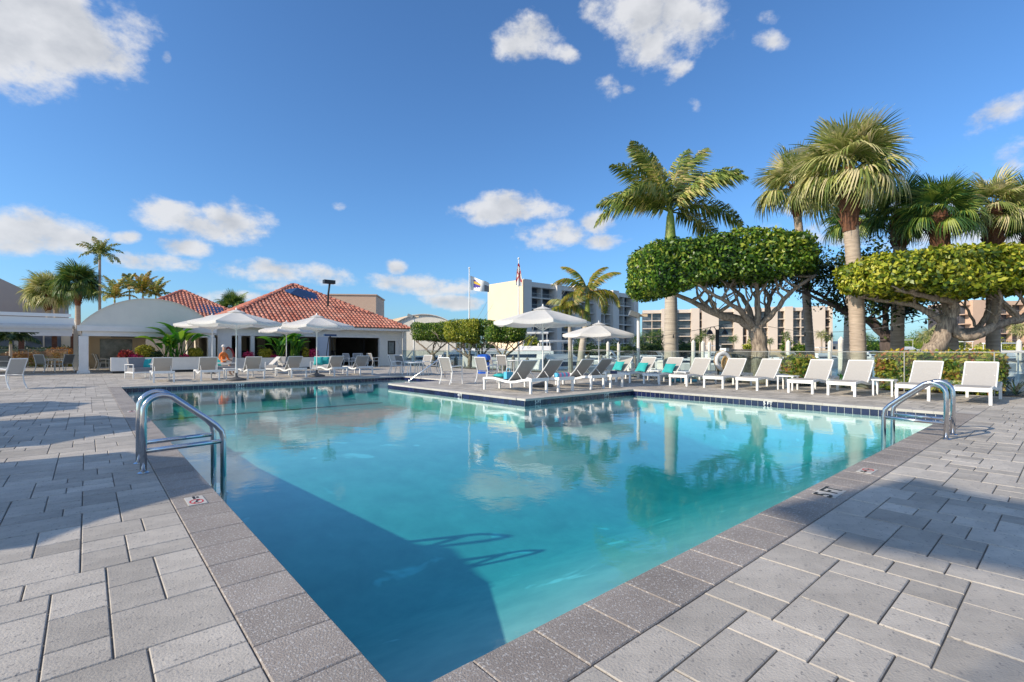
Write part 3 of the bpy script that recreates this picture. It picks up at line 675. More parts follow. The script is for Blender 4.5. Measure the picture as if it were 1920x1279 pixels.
q = MB(); q.strip([(x, -.3, z + .1) for x, z in arc2], [(x - 1.0, 12, z + .1) for x, z in arc2], .1); q.build('roof', M['aptw'], hs)
q = MB(); zz = zb
q.add([(-7.5, .5, 0), (-hw2, .5, 0), (-hw2 + 3, .5, zr + .05), (-7.5, .5, zb + .4), (-7.5, 8, 0), (-hw2, 8, 0), (-hw2 + 3, 8, zr), (-7.5, 8, zb + .4)], [(0, 1, 2, 3), (3, 2, 6, 7), (0, 3, 7, 4)]); q.build('side_roof', M['cream'], hs)

# ================================================================== FAR BUILDINGS
wcache = {}
def apartment(root, segs, nfl, fh, z0, depthm, wallm, mirror=1):
    """segs: (kind, x0, x1) along local x, facade at y=0 looking to -y"""
    H = z0 + nfl * fh + 1.0
    X0, X1 = segs[0][1], segs[-1][2]
    q = MB(); q.box(X0, 2.2, 0, X1, depthm, H - .3); bw = q.build('core_wall', M['curtain'], root)
    q = MB(); q.box(X0, 1.9, H - 1.0, X1, depthm + .1, H); q.build('roof_slab', wallm, root)
    sl, rl = MB(), MB()
    for (kind, a, b) in segs:
        if kind == 'W':
            q = MB(); q.box(a, -.6, 0, b, 2.25, H + .3); q.build('wall_fin', wallm, root)
        elif kind == 'E':
            q = MB(); q.box(a, -.6, 0, b, depthm + .2, H + .3); q.build('end_wall', wallm, root)
        else:
            q = MB(); q.box(a, .2, H - 1.15, b, 1.9, H - .02); q.build('parapet', wallm, root)
            nb = max(1, int(round((b - a) / 3.4))) if kind == 'B' else 1
            for f in range(nfl):
                zf = z0 + f * fh
                s = MB(); s.box(a, .3 if kind == 'B' else -.1, zf - .12, b, 2.19, zf + .12); s.build('balcony_slab', wallm, root)
                for k in range(nb):
                    xa, xb = a + (b - a) * k / nb + .12, a + (b - a) * (k + 1) / nb - .12
                    w, h = round(xb - xa, 1), round(fh - .35, 2)
                    if (w, h) not in wcache:
                        m = MB(); m.box(0, 0, 0, w / 2 - .03, .06, h); m.box(w / 2 + .03, .04, 0, w, .1, h); wcache[(w, h)] = m.mesh('window', M['glassd'])
                    o = link('window', wcache[(w, h)], root); o.location = (xa, 2.05, zf + .14)
                    if kind == 'B':
                        key = ('r', w)
                        if key not in wcache:
                            m = MB(); m.box(0, 0, .88, w, .05, .95); m.box(0, 0, .1, w, .05, .16)
                            for t in range(int(w / .45)): m.box(t * .45, .01, .16, t * .45 + .03, .04, .88)
                            wcache[key] = m.mesh('railing', M['greyrail'])
                        o = link('railing', wcache[key], root); o.location = (xa, .34, zf + .12)
                    if k: dv = MB(); dv.box(xa - .2, .35, zf + .12, xa - .02, 2.04, zf + fh - .12); dv.build('divider', wallm, root)
a1 = thing('apartment_building', 'white six-storey apartment block with blank cream end wall beside the flagpoles', 'apartment building', 75, 83, 0, 0)
a1.rotation_euler = (0, 0, TH)
segs = [('W', 0, 2.4)]; x = 2.4
for (k, w) in (('B', 8.4), ('W', 1.6), ('B', 5), ('W', 2.2), ('B', 6), ('W', 1.8), ('B', 5.2), ('W', 2.6), ('B', 7), ('W', 2)): segs.append((k, x, x + w)); x += w
segs[-1] = ('W', segs[-1][1], segs[-1][2])
# building faces the viewer: local x along v, facade looking to -u
apartment(a1, segs, 6, 2.62, .2, 12, M['aptw'])
q = MB(); q.box(-.35, -.58, 0, -.02, 12.3, 17.1); q.build('end_wall', M['cream'], a1)
a2 = thing('apartment_building', 'long pinkish apartment block with stacked balconies across the marina behind the big topiary', 'apartment building', 0, 0)
xa, xb = (1212 - 960) / F * 172, (1560 - 960) / F * 158
a2.location = (xa, 172, 0); L2 = math.hypot(xb - xa, -14); a2.rotation_euler = (0, 0, math.atan2(-14, xb - xa))
def px2(px):                                      # local x on the facade line of building 2
    t = (px - 960) / F; s = (t * 172 - xa) / ((xb - xa) + t * 14); return s * L2
segs = []
for (k, p, r) in (('B', 1205, 1240), ('W', 1240, 1268), ('B', 1268, 1296), ('W', 1296, 1311), ('N', 1311, 1316), ('W', 1316, 1347), ('B', 1347, 1376), ('W', 1376, 1392), ('N', 1392, 1400), ('W', 1400, 1423),
                  ('B', 1423, 1440), ('W', 1440, 1457), ('N', 1457, 1471), ('W', 1471, 1486), ('B', 1486, 1519), ('W', 1519, 1546), ('N', 1546, 1556), ('W', 1556, 1560)):
    segs.append((k, px2(p), px2(r)))
apartment(a2, segs, 5, 2.75, .2, 14, M['pink'])
a3 = thing('apartment_building', 'peach apartment block with open balconies at the right edge of the photo', 'apartment building', 0, 0)
a3.location = ((1808 - 960) / F * 140, 140, 0); a3.rotation_euler = (0, 0, R(-6))
k_ = 140 / F
apartment(a3, [('N', 0, 1.8), ('W', 1.8, 5.8), ('B', 5.8, 16), ('W', 16, 21), ('B', 21, 30), ('W', 30, 34)], 5, 2.75, .2, 14, M['peach'])
lh = thing('house', 'low grey-white waterfront house between the pink block and the palms', 'house', 0, 0)
lh.location = ((1558 - 960) / F * 160, 160, 0); lh.rotation_euler = (0, 0, 0)
q = MB(); q.box(0, 0, 0, 7, 6, 3.0); q.build('wall', M['stucco'], lh)
q = MB(); q.add([(-.3, -.3, 3.0), (7.3, -.3, 3.0), (7.3, 6.3, 3.0), (-.3, 6.3, 3.0), (1.5, 3, 3.9), (5.5, 3, 3.9)], [(0, 1, 5, 4), (1, 2, 5), (2, 3, 4, 5), (3, 0, 4)]); q.build('roof', M['aptw'], lh)
for i in range(4): q = MB(); q.box(.6 + i * 1.7, -.05, 1.1, 1.5 + i * 1.7, -.001, 2.2); q.build('window', M['glassd'], lh)
# white quay wall along the far bank
qw = MB(); qw.box(22, 151.2, -3, 111.9, 151.8, 1.15); qw.box(112, 115.4, -3, 260, 115.9, 1.2)
structure(qw.build('far_seawall', M['cream']))

# ================================================================== FURNITURE
def lounger(name, label, group, sling='sling'):
    r = thing(name, label, 'lounge chair', group=group)
    prof = [(0, .345), (.25, .36), (.5, .365), (.75, .335), (1.0, .295), (1.25, .285), (1.5, .31), (1.75, .36), (2.12, .39)]
    f = MB()
    for s in (-1, 1):
        for i in range(len(prof) - 1): f.bar((s * .305, prof[i][0], prof[i][1]), (s * .305, prof[i+1][0] + .01, prof[i+1][1]), .035, .065)
    f.box(-.33, -.02, .285, .33, .03, .37); f.box(-.33, 2.09, .335, .33, 2.14, .425); f.build('frame', M['whitem'], r)
    for (x, y, h) in ((-.3, .03, .30), (.3, .03, .30), (-.3, 2.08, .36), (.3, 2.08, .36)):
        l = MB(); l.box(x - .028, y - .03, 0, x + .028, y + .03, h); l.build('leg', M['whitem'], r)
    s = MB(); ps = prof[:6]; s.strip([(-.29, y, z + .035) for y, z in ps], [(.29, y, z + .035) for y, z in ps], .008); s.build('seat_sling', M[sling], r)
    b = MB(); bp = [(1.15, .32), (1.27, .42), (1.43, .57), (1.59, .74), (1.72, .90)]
    b.strip([(-.285, y, z) for y, z in bp], [(.285, y, z) for y, z in bp], .008); b.build('back_sling', M[sling], r)
    t = MB()
    for sx in (-1, 1): t.tube([(sx * .295, y, z) for y, z in bp], .016, 6)
    t.tube([(-.295, 1.72, .905), (.295, 1.72, .905)], .016, 6); t.tube([(-.25, 1.45, .60), (-.25, 1.72, .33)], .009, 5); t.tube([(.25, 1.45, .60), (.25, 1.72, .33)], .009, 5); t.build('back_frame', M['whitem'], r)
    return r
def armchair(name, label, group, sling='slingg', v=0, u=0, rz=0):
    r = thing(name, label, 'chair', v, u, 0, rz, group)
    for s in (-1, 1):
        l = MB(); l.tube([(s * .27, -.27, 0), (s * .27, -.25, .3), (s * .27, -.25, .62)], .019, 6); l.build('leg', M['whitem'], r)
        l = MB(); l.tube([(s * .26, .34, 0), (s * .26, .25, .2), (s * .26, .21, .44), (s * .26, .30, .75), (s * .26, .36, .93)], .019, 6); l.build('leg', M['whitem'], r)
        l = MB(); l.strip([(s * .27 - .03, y, z) for y, z in ((-.29, .62), (-.15, .66), (.05, .65), (.27, .62))], [(s * .27 + .03, y, z) for y, z in ((-.29, .62), (-.15, .66), (.05, .65), (.27, .62))], .03); l.build('arm', M['whitem'], r)
    b = MB(); q = [(.20, .47), (.24, .6), (.30, .78), (.355, .92)]; b.strip([(-.25, y, z) for y, z in q], [(.25, y, z) for y, z in q], .01); b.build('back_sling', M[sling], r)
    b = MB(); q = [(-.25, .44), (0, .415), (.2, .43)]; b.strip([(-.25, y, z) for y, z in q], [(.25, y, z) for y, z in q], .01); b.build('seat_sling', M[sling], r)
    f = MB(); f.tube([(-.26, .36, .93), (.26, .36, .93)], .016, 6); f.build('back_rail', M['whitem'], r); f = MB(); f.tube([(-.26, -.25, .42), (.26, -.25, .42)], .016, 6); f.tube([(-.26, -.25, .42), (-.26, .21, .42)], .014, 6); f.tube([(.26, -.25, .42), (.26, .21, .42)], .014, 6); f.build('seat_frame', M['whitem'], r)
    return r
RG, FG, PG = 'lounge chairs in the row along the glass fence', 'lounge chairs in the far row by the clubhouse', 'lounge chairs on the deck jutting into the pool'
L0 = lounger('lounge_chair', 'rightmost sand-coloured lounge chair by the fence, beside the steel pool ladder', RG)
L0.location = W3(14.82, 1.55); L0.rotation_euler = (0, 0, TH - R(90))
for (u_, lab) in ((2.6, 'second lounge chair from the right in the fence row, behind the steel ladder'),
                  (4.06, 'fence-row lounge chair before the left end of the hedge, side table on its right'),
                  (5.03, 'lounge chair just right of the round variegated bush'),
                  (6.47, 'lounge chair in front of the topiary trunk with a side table to its right'),
                  (7.5, 'lounge chair directly right of the white life ring'),
                  (8.72, 'lounge chair directly left of the life ring, blue mat on the ground behind it'),
                  (9.78, 'lounge chair with teal pillow left of the one before the blue mat'),
                  (10.95, 'fence-row lounge chair with teal pillow, second from the left of its row'),
                  (12.05, 'fence-row lounge chair with teal pillow, leftmost of its row')):
    dup(L0, 14.86 + rnd.uniform(-.05, .05), u_, 0, R(-90 + rnd.uniform(-2, 2)), lab)
for (v_, lab) in ((2.2, 'leftmost lounge chair of the far row, nearest the left pool corner'),
                  (3.67, 'far-row lounge chair second from left, left of the first umbrella base'),
                  (5.27, 'far-row lounge chair just right of the left umbrella base'),
                  (6.82, 'far-row lounge chair just left of the second umbrella base'),
                  (8.72, 'far-row lounge chair just right of the second umbrella base'),
                  (9.98, 'rightmost lounge chair of the far row, before the bar opening')):
    dup(L0, v_, 24.05, 0, R(180 + rnd.uniform(-2, 2)), lab, FG)
LP = lounger('lounge_chair', 'nearest lounge chair on the jutting deck with a teal pillow at its foot', PG, 'slingg')  # grey sling puts the shade on these chairs into the colour
LP.location = W3(9.42, 11.83); LP.rotation_euler = (0, 0, TH + R(180))
for (v_, lab) in ((10.46, 'lounge chair on the jutting deck with a striped towel at its head end'),
                  (11.91, 'third lounge chair from the pool corner on the jutting deck'),
                  (12.87, 'darkest lounge chair on the jutting deck, farthest from its corner')):
    dup(LP, v_, 11.80, 0, R(180 + rnd.uniform(-1, 1)), lab)

def pillow(v, u, z, rot, label, m='teal', size=(.44, .44, .13), name='pillow', cat='pillow', group=None, rz=0):
    n = 8; q = MB(); sx, sy, sz = size
    top, bot = [], []
    for j in range(n + 1):
        for i in range(n + 1):
            a, b = i / n * 2 - 1, j / n * 2 - 1; h = sz / 2 * ((1 - a ** 4) * (1 - b ** 4)) ** .55; k = 1 - .10 * (1 - abs(a * b))  * (abs(a) > .99 or abs(b) > .99)
            top.append((a * sx / 2 * k, b * sy / 2 * k, h)); bot.append((a * sx / 2 * k, b * sy / 2 * k, -h))
    fc = [(j*(n+1)+i, j*(n+1)+i+1, (j+1)*(n+1)+i+1, (j+1)*(n+1)+i) for j in range(n) for i in range(n)]
    q.add(top, fc); q.add(bot, [tuple(reversed(f)) for f in fc])
    o = q.build(name, M[m], smooth=True); o.location = W3(v, u, z)
    o.matrix_world = Matrix.Translation(W3(v, u, z)) @ Matrix.Rotation(TH + rz, 4, 'Z') @ Matrix.Rotation(rot, 4, 'X')
    return tag(o, label, cat, group)
TP = 'teal pillows on the lounge chairs'
pillow(14.86 + 1.24, 9.82, .53, R(48), 'teal pillow on the lounge chair nearest the life ring post', group=TP, rz=R(-90))
pillow(14.86 + 1.24, 10.98, .54, R(50), 'teal pillow on the middle of the three pillowed fence chairs', group=TP, rz=R(-90))
pillow(14.86 + 1.24, 12.07, .56, R(52), 'teal pillow on the leftmost fence-row lounge chair', group=TP, rz=R(-90))
pillow(9.42, 11.3, .43, R(2), 'dark teal pillow lying flat on the nearest jutting-deck lounge chair', size=(.5, .42, .12), group=TP)

def side_table(name, label, group, top='rect'):
    r = thing(name, label, 'side table', group=group)
    q = MB(); q.box(-.24, -.24, .40, .24, .24, .43); q.build('table_top', M['whitem'], r)
    for a in (-1, 1):
        for b in (-1, 1): q = MB(); q.box(a * .2 - .02, b * .2 - .02, 0, a * .2 + .02, b * .2 + .02, .40); q.build('leg', M['whitem'], r)
    return r
SG = 'white side tables between the lounge chairs'
ST = side_table('side_table', 'white side table between the two loungers right of the long hedge end', SG); ST.location = W3(15.9, 3.35)
for (v_, u_, lab) in ((16.0, 5.75, 'white side table left of the round variegated bush'), (16.1, 9.25, 'white side table left of the life ring'), (16.2, 10.4, 'white side table beside the teal-pillowed lounge chairs'),
                      ):
    dup(ST, v_, u_, 0, 0, lab)
dup(ST, 4.5, 23.0, 0, 0, 'white side table in the far row beside the left umbrella pole')
# towel, bag
q = MB()
for k in range(6): q.mi = k % 2; q.tube([(-.26 + k * .087, 0, .09), (-.26 + (k + 1) * .087, 0, .09)], .075, 12)
o = q.build('rolled_towel', [M['towelb'], M['towelp']]); o.location = W3(10.46, 9.85, .38); o.rotation_euler = (0, 0, TH); tag(o, 'rolled blue and pink towel lying at the end of a lounge chair', 'towel')
q = MB(); q.box(-.12, -.07, 0, .12, .07, .2); q.tube([(-.08, 0, .2), (-.04, 0, .3), (.04, 0, .3), (.08, 0, .2)], .012, 6)
o = q.build('beach_bag', M['towelb']); o.location = W3(9.3, 10.9, .36); o.rotation_euler = (0, 0, TH); tag(o, 'small light blue bag on the nearest jutting-deck lounge chair', 'bag')
q = MB(); q.box(-.1, -.06, 0, .1, .06, .1); o = q.build('bundle', M['navy']); o.location = W3(12.2, 9.9, .43); tag(o, 'small dark blue bundle beside the darkest lounge chair', 'bundle'); o.location = W3(12.85, 9.82, .425)
v_, u_ = ground(1278, 716); q = MB(); q.tube([(-.45, 0, .06), (.1, .02, .06)], .06, 10); q.tube([(.15, 0, .05), (.55, -.05, .05)], .05, 10)
o = q.build('pool_mat', M['towelb']); o.location = W3(v_, u_); o.rotation_euler = (0, 0, 0); tag(o, 'rolled light blue pool mat on the deck behind a lounge chair', 'pool mat')

# armchairs
AG = 'white sling armchairs around the pool'
def face(px, py): return ground(px, py)
AC = armchair('armchair', 'white armchair on the jutting deck nearest the stair handrail', AG)
AC.location = W3(9.68, 14.42); AC.rotation_euler = (0, 0, TH + R(100))
dup(AC, 11.0, 14.1, 0, R(97), 'white armchair on the jutting deck between its neighbour and the blue bin')
v_, u_ = ground(742, 702); dup(AC, v_, u_, 0, R(70), 'white armchair left of the tables at the clubhouse corner')
v_, u_ = ground(756, 701); dup(AC, v_, u_, 0, R(110), 'grey-backed armchair second from left at the clubhouse corner')
v_, u_ = ground(793, 703); dup(AC, v_, u_, 0, R(-75), 'beige-backed armchair facing left at the clubhouse corner tables')
v_, u_ = ground(812, 702); dup(AC, v_, u_, 0, R(-110), 'rightmost armchair of the clubhouse corner group, by the handrail')
v_, u_ = ground(929, 699); dup(AC, v_, u_, 0, R(70), 'armchair right of the blue bin beside the fence')
v_, u_ = ground(946, 701); dup(AC, v_, u_, 0, R(110), 'second armchair right of the blue bin')
AL = armchair('armchair', 'large foreground armchair at the left edge seen from its side', AG, 'sling', *ground(14, 729.5), rz=-TH - R(90))
v_, u_ = ground(84, 698); dup(AC, v_, u_, 0, -TH + R(180), 'white armchair with dark grey back on the left patio')
v_, u_ = ground(121, 697); dup(AC, v_, u_, 0, -TH - R(100), 'white armchair facing left beside the patio table')
for (px, py, a, lab) in ((655, 689, 20, 'left dining chair in the bar opening behind the far lounge chairs'), (668, 688, -30, 'middle dining chair in the bar opening'), (679, 687.5, 10, 'right dining chair in the bar opening'), (700, 688, 100, 'chair by the bar doorway')):
    v_, u_ = ground(px, py); dup(AC, v_, u_, 0, R(a), lab)
for (px, py, a, lab) in ((187, 691, 100, 'bar chair behind the corner column under the vaulted roof'), (196, 694, 80, 'front bar chair left of the white planter'), (210, 686, 90, 'rear chair deep under the vaulted roof')):
    v_, u_ = ground(px, py); dup(AC, v_, u_, 0, R(a), lab)
def round_table(label, v, u, h=.72, r=.42):
    t = thing('round_table', label, 'table', v, u, 0, 0, 'white round tables')
    q = MB(); q.lathe([(r, h - .03), (r, h)], 24); q.build('table_top', M['whitem'], t)
    for k in range(4):
        a = k * math.pi / 2 + .5; q = MB(); q.tube([(r * .7 * math.cos(a), r * .7 * math.sin(a), h - .03), (r * .85 * math.cos(a), r * .85 * math.sin(a), 0)], .017, 6); q.build('leg', M['whitem'], t)
v_, u_ = ground(776, 704); round_table('white round table between the four clubhouse corner armchairs', v_, u_, .62)
v_, u_ = ground(968, 702); round_table('white round table right of the armchairs beside the blue bin', v_, u_, .70)
v_, u_ = ground(104, 695); round_table('white round table between the two left patio armchairs', v_, u_, .68, .45)

# cushioned patio seats
def patio_sofa(label, px, py, rz, w=1.3, cush='grey', parts=()):
    v_, u_ = ground(px, py); t = thing('patio_sofa', label, 'sofa', v_, u_, 0, rz, 'cushioned patio seats')
    q = MB(); q.box(-w/2, -.35, .22, w/2, .4, .28); 
    for s in (-1, 1): q.tube([(s * w/2, -.35, 0), (s * w/2, -.35, .58), (s * w/2, .38, .58), (s * w/2, .38, 0)], .02, 6)
    q.tube([(-w/2, .4, .58), (w/2, .4, .58)], .02, 6); q.build('frame', M['whitem'], t)
    q = MB(); q.cbox(-w/2 + .04, -.34, .28, w/2 - .04, .36, .44, .03); q.build('seat_cushion', M[cush], t)
    n = max(1, int(round(w / .65)))
    for k in range(n):
        q = MB(); a = -w/2 + .05 + k * (w - .1) / n; q.obox((a + (w - .1) / n / 2, .3, .64), (w - .1) / n - .03, .14, .42, Matrix.Rotation(R(-12), 3, 'X')); q.build('back_cushion', M[cush], t)
    return t
patio_sofa('dark cushioned sofa at the left edge behind the foreground armchair', 2, 697, -TH + R(180), 1.7)
patio_sofa('grey cushioned patio chair left of the leftmost far lounge chair', 262, 709, -TH + R(60), .75)
patio_sofa('grey patio chair holding teal and orange cushions behind the far lounge chairs', 424, 704, -TH + R(-60), .75)
patio_sofa('grey patio chair draped with a pale towel in front of the rear planter', 519, 701, -TH + R(-20), .75)
patio_sofa('white cushioned patio chair with two teal pillows left of the heater', 603, 699, -TH + R(10), .95, 'canvas')
for (px, py, z, lab) in ((272, 708, .60, 'teal pillow on the patio chair by the left planter'), (412, 703, .60, 'teal pillow on the patio chair beside the seated person'), (597, 699.5, .62, 'left teal pillow by the second umbrella pole'), (609, 699, .62, 'right teal pillow by the second umbrella pole')):
    v_, u_ = ground(px, py); pillow(v_, u_, z, R(70), lab, size=(.45, .45, .14), group='teal pillows on the patio chairs', rz=-TH + R(15))
v_, u_ = ground(514, 702); q = MB(); q.strip([(-.14, -.2, .5), (-.14, .1, .72), (-.14, .28, .86), (-.14, .42, .4)], [(.14, -.2, .5), (.14, .1, .72), (.14, .28, .86), (.14, .42, .4)], .02)
o = q.build('towel', M['canvas']); o.location = W3(v_, u_); o.rotation_euler = (0, 0, R(-20)); tag(o, 'pale towel draped over the grey patio chair', 'towel')

# umbrellas
def umbrella(label, v, u, group, top=2.68, r=1.68, rz=0.2):
    t = thing('patio_umbrella', label, 'umbrella', v, u, 0, rz, group)
    q = MB(); q.lathe([(.34, 0), (.36, .03), (.33, .07), (.12, .12), (.05, .16), (.04, .3)], 24); q.build('base', M['base'], t, smooth=True)
    q = MB(); q.tube([(0, 0, .1), (0, 0, top - .05)], .022, 10); q.build('pole', M['whitem'], t)
    n = 8; ez = top - .44
    rows = 7; pts = []
    for k in range(n + 1):
        a = 2 * math.pi * k / n; col = []
        for j in range(rows): s = .13 + (1 - .13) * j / (rows - 1); col.append((r * s * math.cos(a), r * s * math.sin(a), top - .02 - (top - ez) * (s ** 1.08)))
        pts.append(col)
    for k in range(n):
        q = MB(); m = 6; grid = []
        for i in range(m + 1):
            f = i / m; row = []
            for j in range(rows):
                A, B = Vector(pts[k][j]), Vector(pts[k + 1][j]); p = A.lerp(B, f); s = j / (rows - 1)
                p.z -= .055 * 4 * f * (1 - f) * s; rad = Vector((p.x, p.y, 0)); p -= rad * (.02 * 4 * f * (1 - f) * s); row.append(p)
            e = row[-1].copy(); e.z -= .09; row.append(e); grid.append(row)
        W_ = rows + 1
        q.add([p for row in grid for p in row], [(i * W_ + j, (i + 1) * W_ + j, (i + 1) * W_ + j + 1, i * W_ + j + 1) for i in range(m) for j in range(rows)])
        q.build('canopy_panel', M['canvas'], t, smooth=True)
        q = MB(); q.tube([Vector(pts[k][0]) - Vector((0, 0, .02)), Vector(pts[k][-1]) - Vector((0, 0, .03))], .011, 5); a = Vector(pts[k][3]); q.tube([(0, 0, top - .75), (a.x, a.y, a.z - .03)], .008, 5); q.build('rib', M['whitem'], t)
    q = MB(); vs = [(0, 0, top + .06)] + [(r * .2 * math.cos(2 * math.pi * k / n), r * .2 * math.sin(2 * math.pi * k / n), top - .055) for k in range(n)]
    q.add(vs, [(0, k + 1, (k + 1) % n + 1) for k in range(n)]); q.build('vent_cap', M['canvas'], t)
    q = MB(); q.lathe([(.02, top + .02), (.03, top + .06), (.012, top + .13)], 8); q.build('finial', M['whitem'], t)
    return t
UG = 'open white patio umbrellas around the pool'
umbrella('white umbrella over the left end of the far lounge chair row', *ground(443, 713.5), UG, 2.72, 1.7)
umbrella('white umbrella over the right end of the far lounge chair row', *ground(594, 706), UG, 2.72, 1.62)
umbrella('white umbrella behind and left of the left far-row umbrella', on_u(398, 28.5)[0], 28.5, UG, 2.9, 1.7)
umbrella('white umbrella mostly hidden between the two far-row umbrellas', on_u(537, 29.5)[0], 29.5, UG, 2.75, 1.5)
umbrella('large white umbrella standing on the jutting deck, widest in the photo', 11.3, 11.5, UG, 2.58, 1.62)
umbrella('smaller white umbrella right of the large jutting-deck one, by the fence', 16.2, 13.15, UG, 2.30, 1.55)
# umbrellas beyond the left edge of the frame throw the shade on the left deck
for (x, y, lab) in ((-8.05, 2.3, 'white umbrella on the left deck outside the frame, nearest the camera'), (-11.0, 5.5, 'white umbrella on the left deck outside the frame, middle one'), (-14.3, 8.0, 'white umbrella on the left deck outside the frame, farthest')):
    umbrella(lab, x * VX + y * VY, x * UX + y * UY, UG, 2.7, 1.75)

# ================================================================== POOL METALWORK
def ladder(label, v, u, rz, dip):
    t = thing('pool_ladder', label, 'pool ladder', v, u, 0, rz, 'stainless steel pool ladders')
    for (y, sfx) in ((-.27, 0), (.27, 0)):       # local x towards the water
        pts = [(0, y, 0), (0, y, .52)]
        for k in range(1, 9): a = math.pi - (math.pi - R(62)) * k / 8; pts.append((.16 + .16 * math.cos(a), y, .60 + .16 * math.sin(a)))
        pts += [(.52, y, .50), (.62, y, .41), (.675, y, .34), (.69, y, .26), (.69, y, -.95)]
        q = MB(); q.tube(pts, .029, 14); hr = q.build('handrail', M['steel'], t, smooth=True)
        q = MB(); q.tube([(0.0, y, .215), (.69, y, .235)], .024, 12); q.build('crossbar', M['steel'], t, smooth=True)
        q = MB(); q.lathe([(.05, 0), (.05, .006), (.03, .018)], 16, (0, y, 0)); q.build('escutcheon', M['steel'], t)
    for z in (-.35, -.62, -.9):
        q = MB(); q.box(.64, -.25, z - .02, .74, .25, z + .02); q.build('tread', M['steel'], t)
ladder('steel pool ladder in the left foreground with its two looped handrails', .42, 6.30, 0, 0)
ladder('steel pool ladder at the right pool edge before the hedge', 9.05, 1.17, R(90), 0)
hr = thing('stair_handrail', 'single slanting steel handrail over the pool steps', 'handrail', 0, 0)
a = Vector((*W3(*ground(767, 715, -.1)).xy, -.3)); v_, u_ = ground(822, 719.5); b = W3(v_, u_)
va, ua = ground(765, 715, -.15); vb, ub = ground(834, 708)
a = W3(va, ua, -.3); b = W3(vb, ub, 0)
a2_ = a + Vector((0, 0, .35)); b1 = b + Vector((0, 0, .78)); b2 = b1 + (a - b).xy.to_3d() * .16
q = MB(); q.tube([b, b1 - Vector((0, 0, .06)), b1 + (a - b).xy.to_3d() * .03, b2, b2 + (a + Vector((0, 0, .14)) - b2) * .97, a], .027, 12); o = q.build('rail_tube', M['steel'], hr, smooth=True); o.matrix_parent_inverse = Matrix.Identity(4)
hr.location = (0, 0, 0); hr.rotation_euler = (0, 0, 0)

# life ring on its post
v_ = 17.35; u_, d_ = on_v(1355, v_); lr = thing('life_ring_post', 'white post holding the life ring by the glass fence', 'post', v_ + .12, u_)
q = MB(); q.tube([(0, 0, 0), (0, 0, 1.0)], .03, 10); q.build('pole', M['whitem'], lr)
q = MB(); q.box(-.12, -.12, 1.15, .12, .1, 1.26); q.box(-.07, -.07, 1.0, .07, .07, 1.15); q.build('lamp_head', M['whitem'], lr)
ring = thing('life_ring', 'white life ring with coiled tan rope hanging at the fence', 'life ring', v_, u_, .80, -TH + R(15)); ring.scale = (1.28, 1.28, 1.28)
q = MB(); n = 32; Rg, rg = .215, .062
vs = [((Rg + rg * math.cos(b)) * math.cos(a), rg * math.sin(b), (Rg + rg * math.cos(b)) * math.sin(a)) for a in [2 * math.pi * i / n for i in range(n)] for b in [2 * math.pi * j / 12 for j in range(12)]]
q.add(vs, [(i * 12 + j, ((i + 1) % n) * 12 + j, ((i + 1) % n) * 12 + (j + 1) % 12, i * 12 + (j + 1) % 12) for i in range(n) for j in range(12)]); q.build('buoy', M['whitem'], ring, smooth=True)
q = MB(); q.tube([(.30 * math.cos(2*math.pi*k/16), -.02, .30 * math.sin(2*math.pi*k/16) + .0) for k in range(17)], .008, 5); q.build('grab_line', M['rope'], ring)
q = MB()
for k in range(7):
    w = .02 + k * .014; q.tube([(w * math.cos(a) * 1.1, -.08 - .004 * k, -.06 + (.17 + .012 * (k % 3)) * math.sin(a)) for a in [2 * math.pi * i / 16 for i in range(17)]], .014, 5)
q.build('rope_coil', M['rope'], ring)
for i in range(3):
    q = MB(); 
# blue bin
bv, bu = ground(907, 700.5); bn = thing('waste_bin', 'blue hexagonal waste bin with dark slot by the fence', 'bin', bv, bu, 0, .3)
q = MB(); q.lathe([(.29, 0), (.30, .55), (.33, .58)], 6); q.build('body', M['blue'], bn)
q = MB(); q.lathe([(.28, .58), (.28, .68)], 6); q.build('slot', M['black'], bn)
q = MB(); q.lathe([(.33, .68), (.35, .80), (.30, .93), (.12, .97)], 6); q.build('lid', M['blue'], bn)
# patio heater
v_, u_ = ground(619, 690); ph = thing('patio_heater', 'tall black patio heater beside the bar opening', 'patio heater', v_, u_)
q = MB()
for k in range(3): a = k * 2.09; q.tube([(.12 * math.cos(a), .12 * math.sin(a), 2.0), (.42 * math.cos(a), .42 * math.sin(a), 0)], .022, 6)
q.tube([(0, 0, .3), (0, 0, 2.1)], .05, 10); q.build('stand', M['black'], ph)
q = MB(); q.box(-.38, -.12, 2.08, .38, .12, 2.2); q.build('heater_hood', M['blueshade'], ph)

# ================================================================== GLASS FENCES
def fence(label, axis, fixed, a, b, h=1.13, skip=()):
    t = thing('glass_fence', label, 'fence', fixed if axis == 'v' else a, a if axis == 'v' else fixed, 0, 0)
    n = int(round((b - a) / 1.83)); st = (b - a) / n
    P = (lambda s, z: (0, s, z)) if axis == 'v' else (lambda s, z: (s, 0, z))
    q = MB(); q.bar(P(-.02, h + .015), P(b - a + .02, h + .015), .045, .022); q.build('top_rail', M['greyrail'], t)
    pm = MB(); pm.box(-.013, -.013, 0, .013, .013, h); pme = pm.mesh('post', M['greyrail'])
    gm = MB(); gm.box(-.006, .03, .06, .006, st - .03, h - .01) if axis == 'v' else gm.box(.03, -.006, .06, st - .03, .006, h - .01); gme = gm.mesh('glass_panel', M['fglass'])
    for k in range(n + 1):
        o = link('post', pme, t); o.location = P(k * st, 0)
        if k < n: o = link('glass_panel', gme, t); o.location = P(k * st, 0)
    return t
fence('clear glass fence with thin grey rail behind the right lounge chairs', 'v', 17.8, -6.0, 33.0)
fence('glass fence before the orange plants on the left patio', 'u', 45.0, -22.0, -1.0, 1.2)

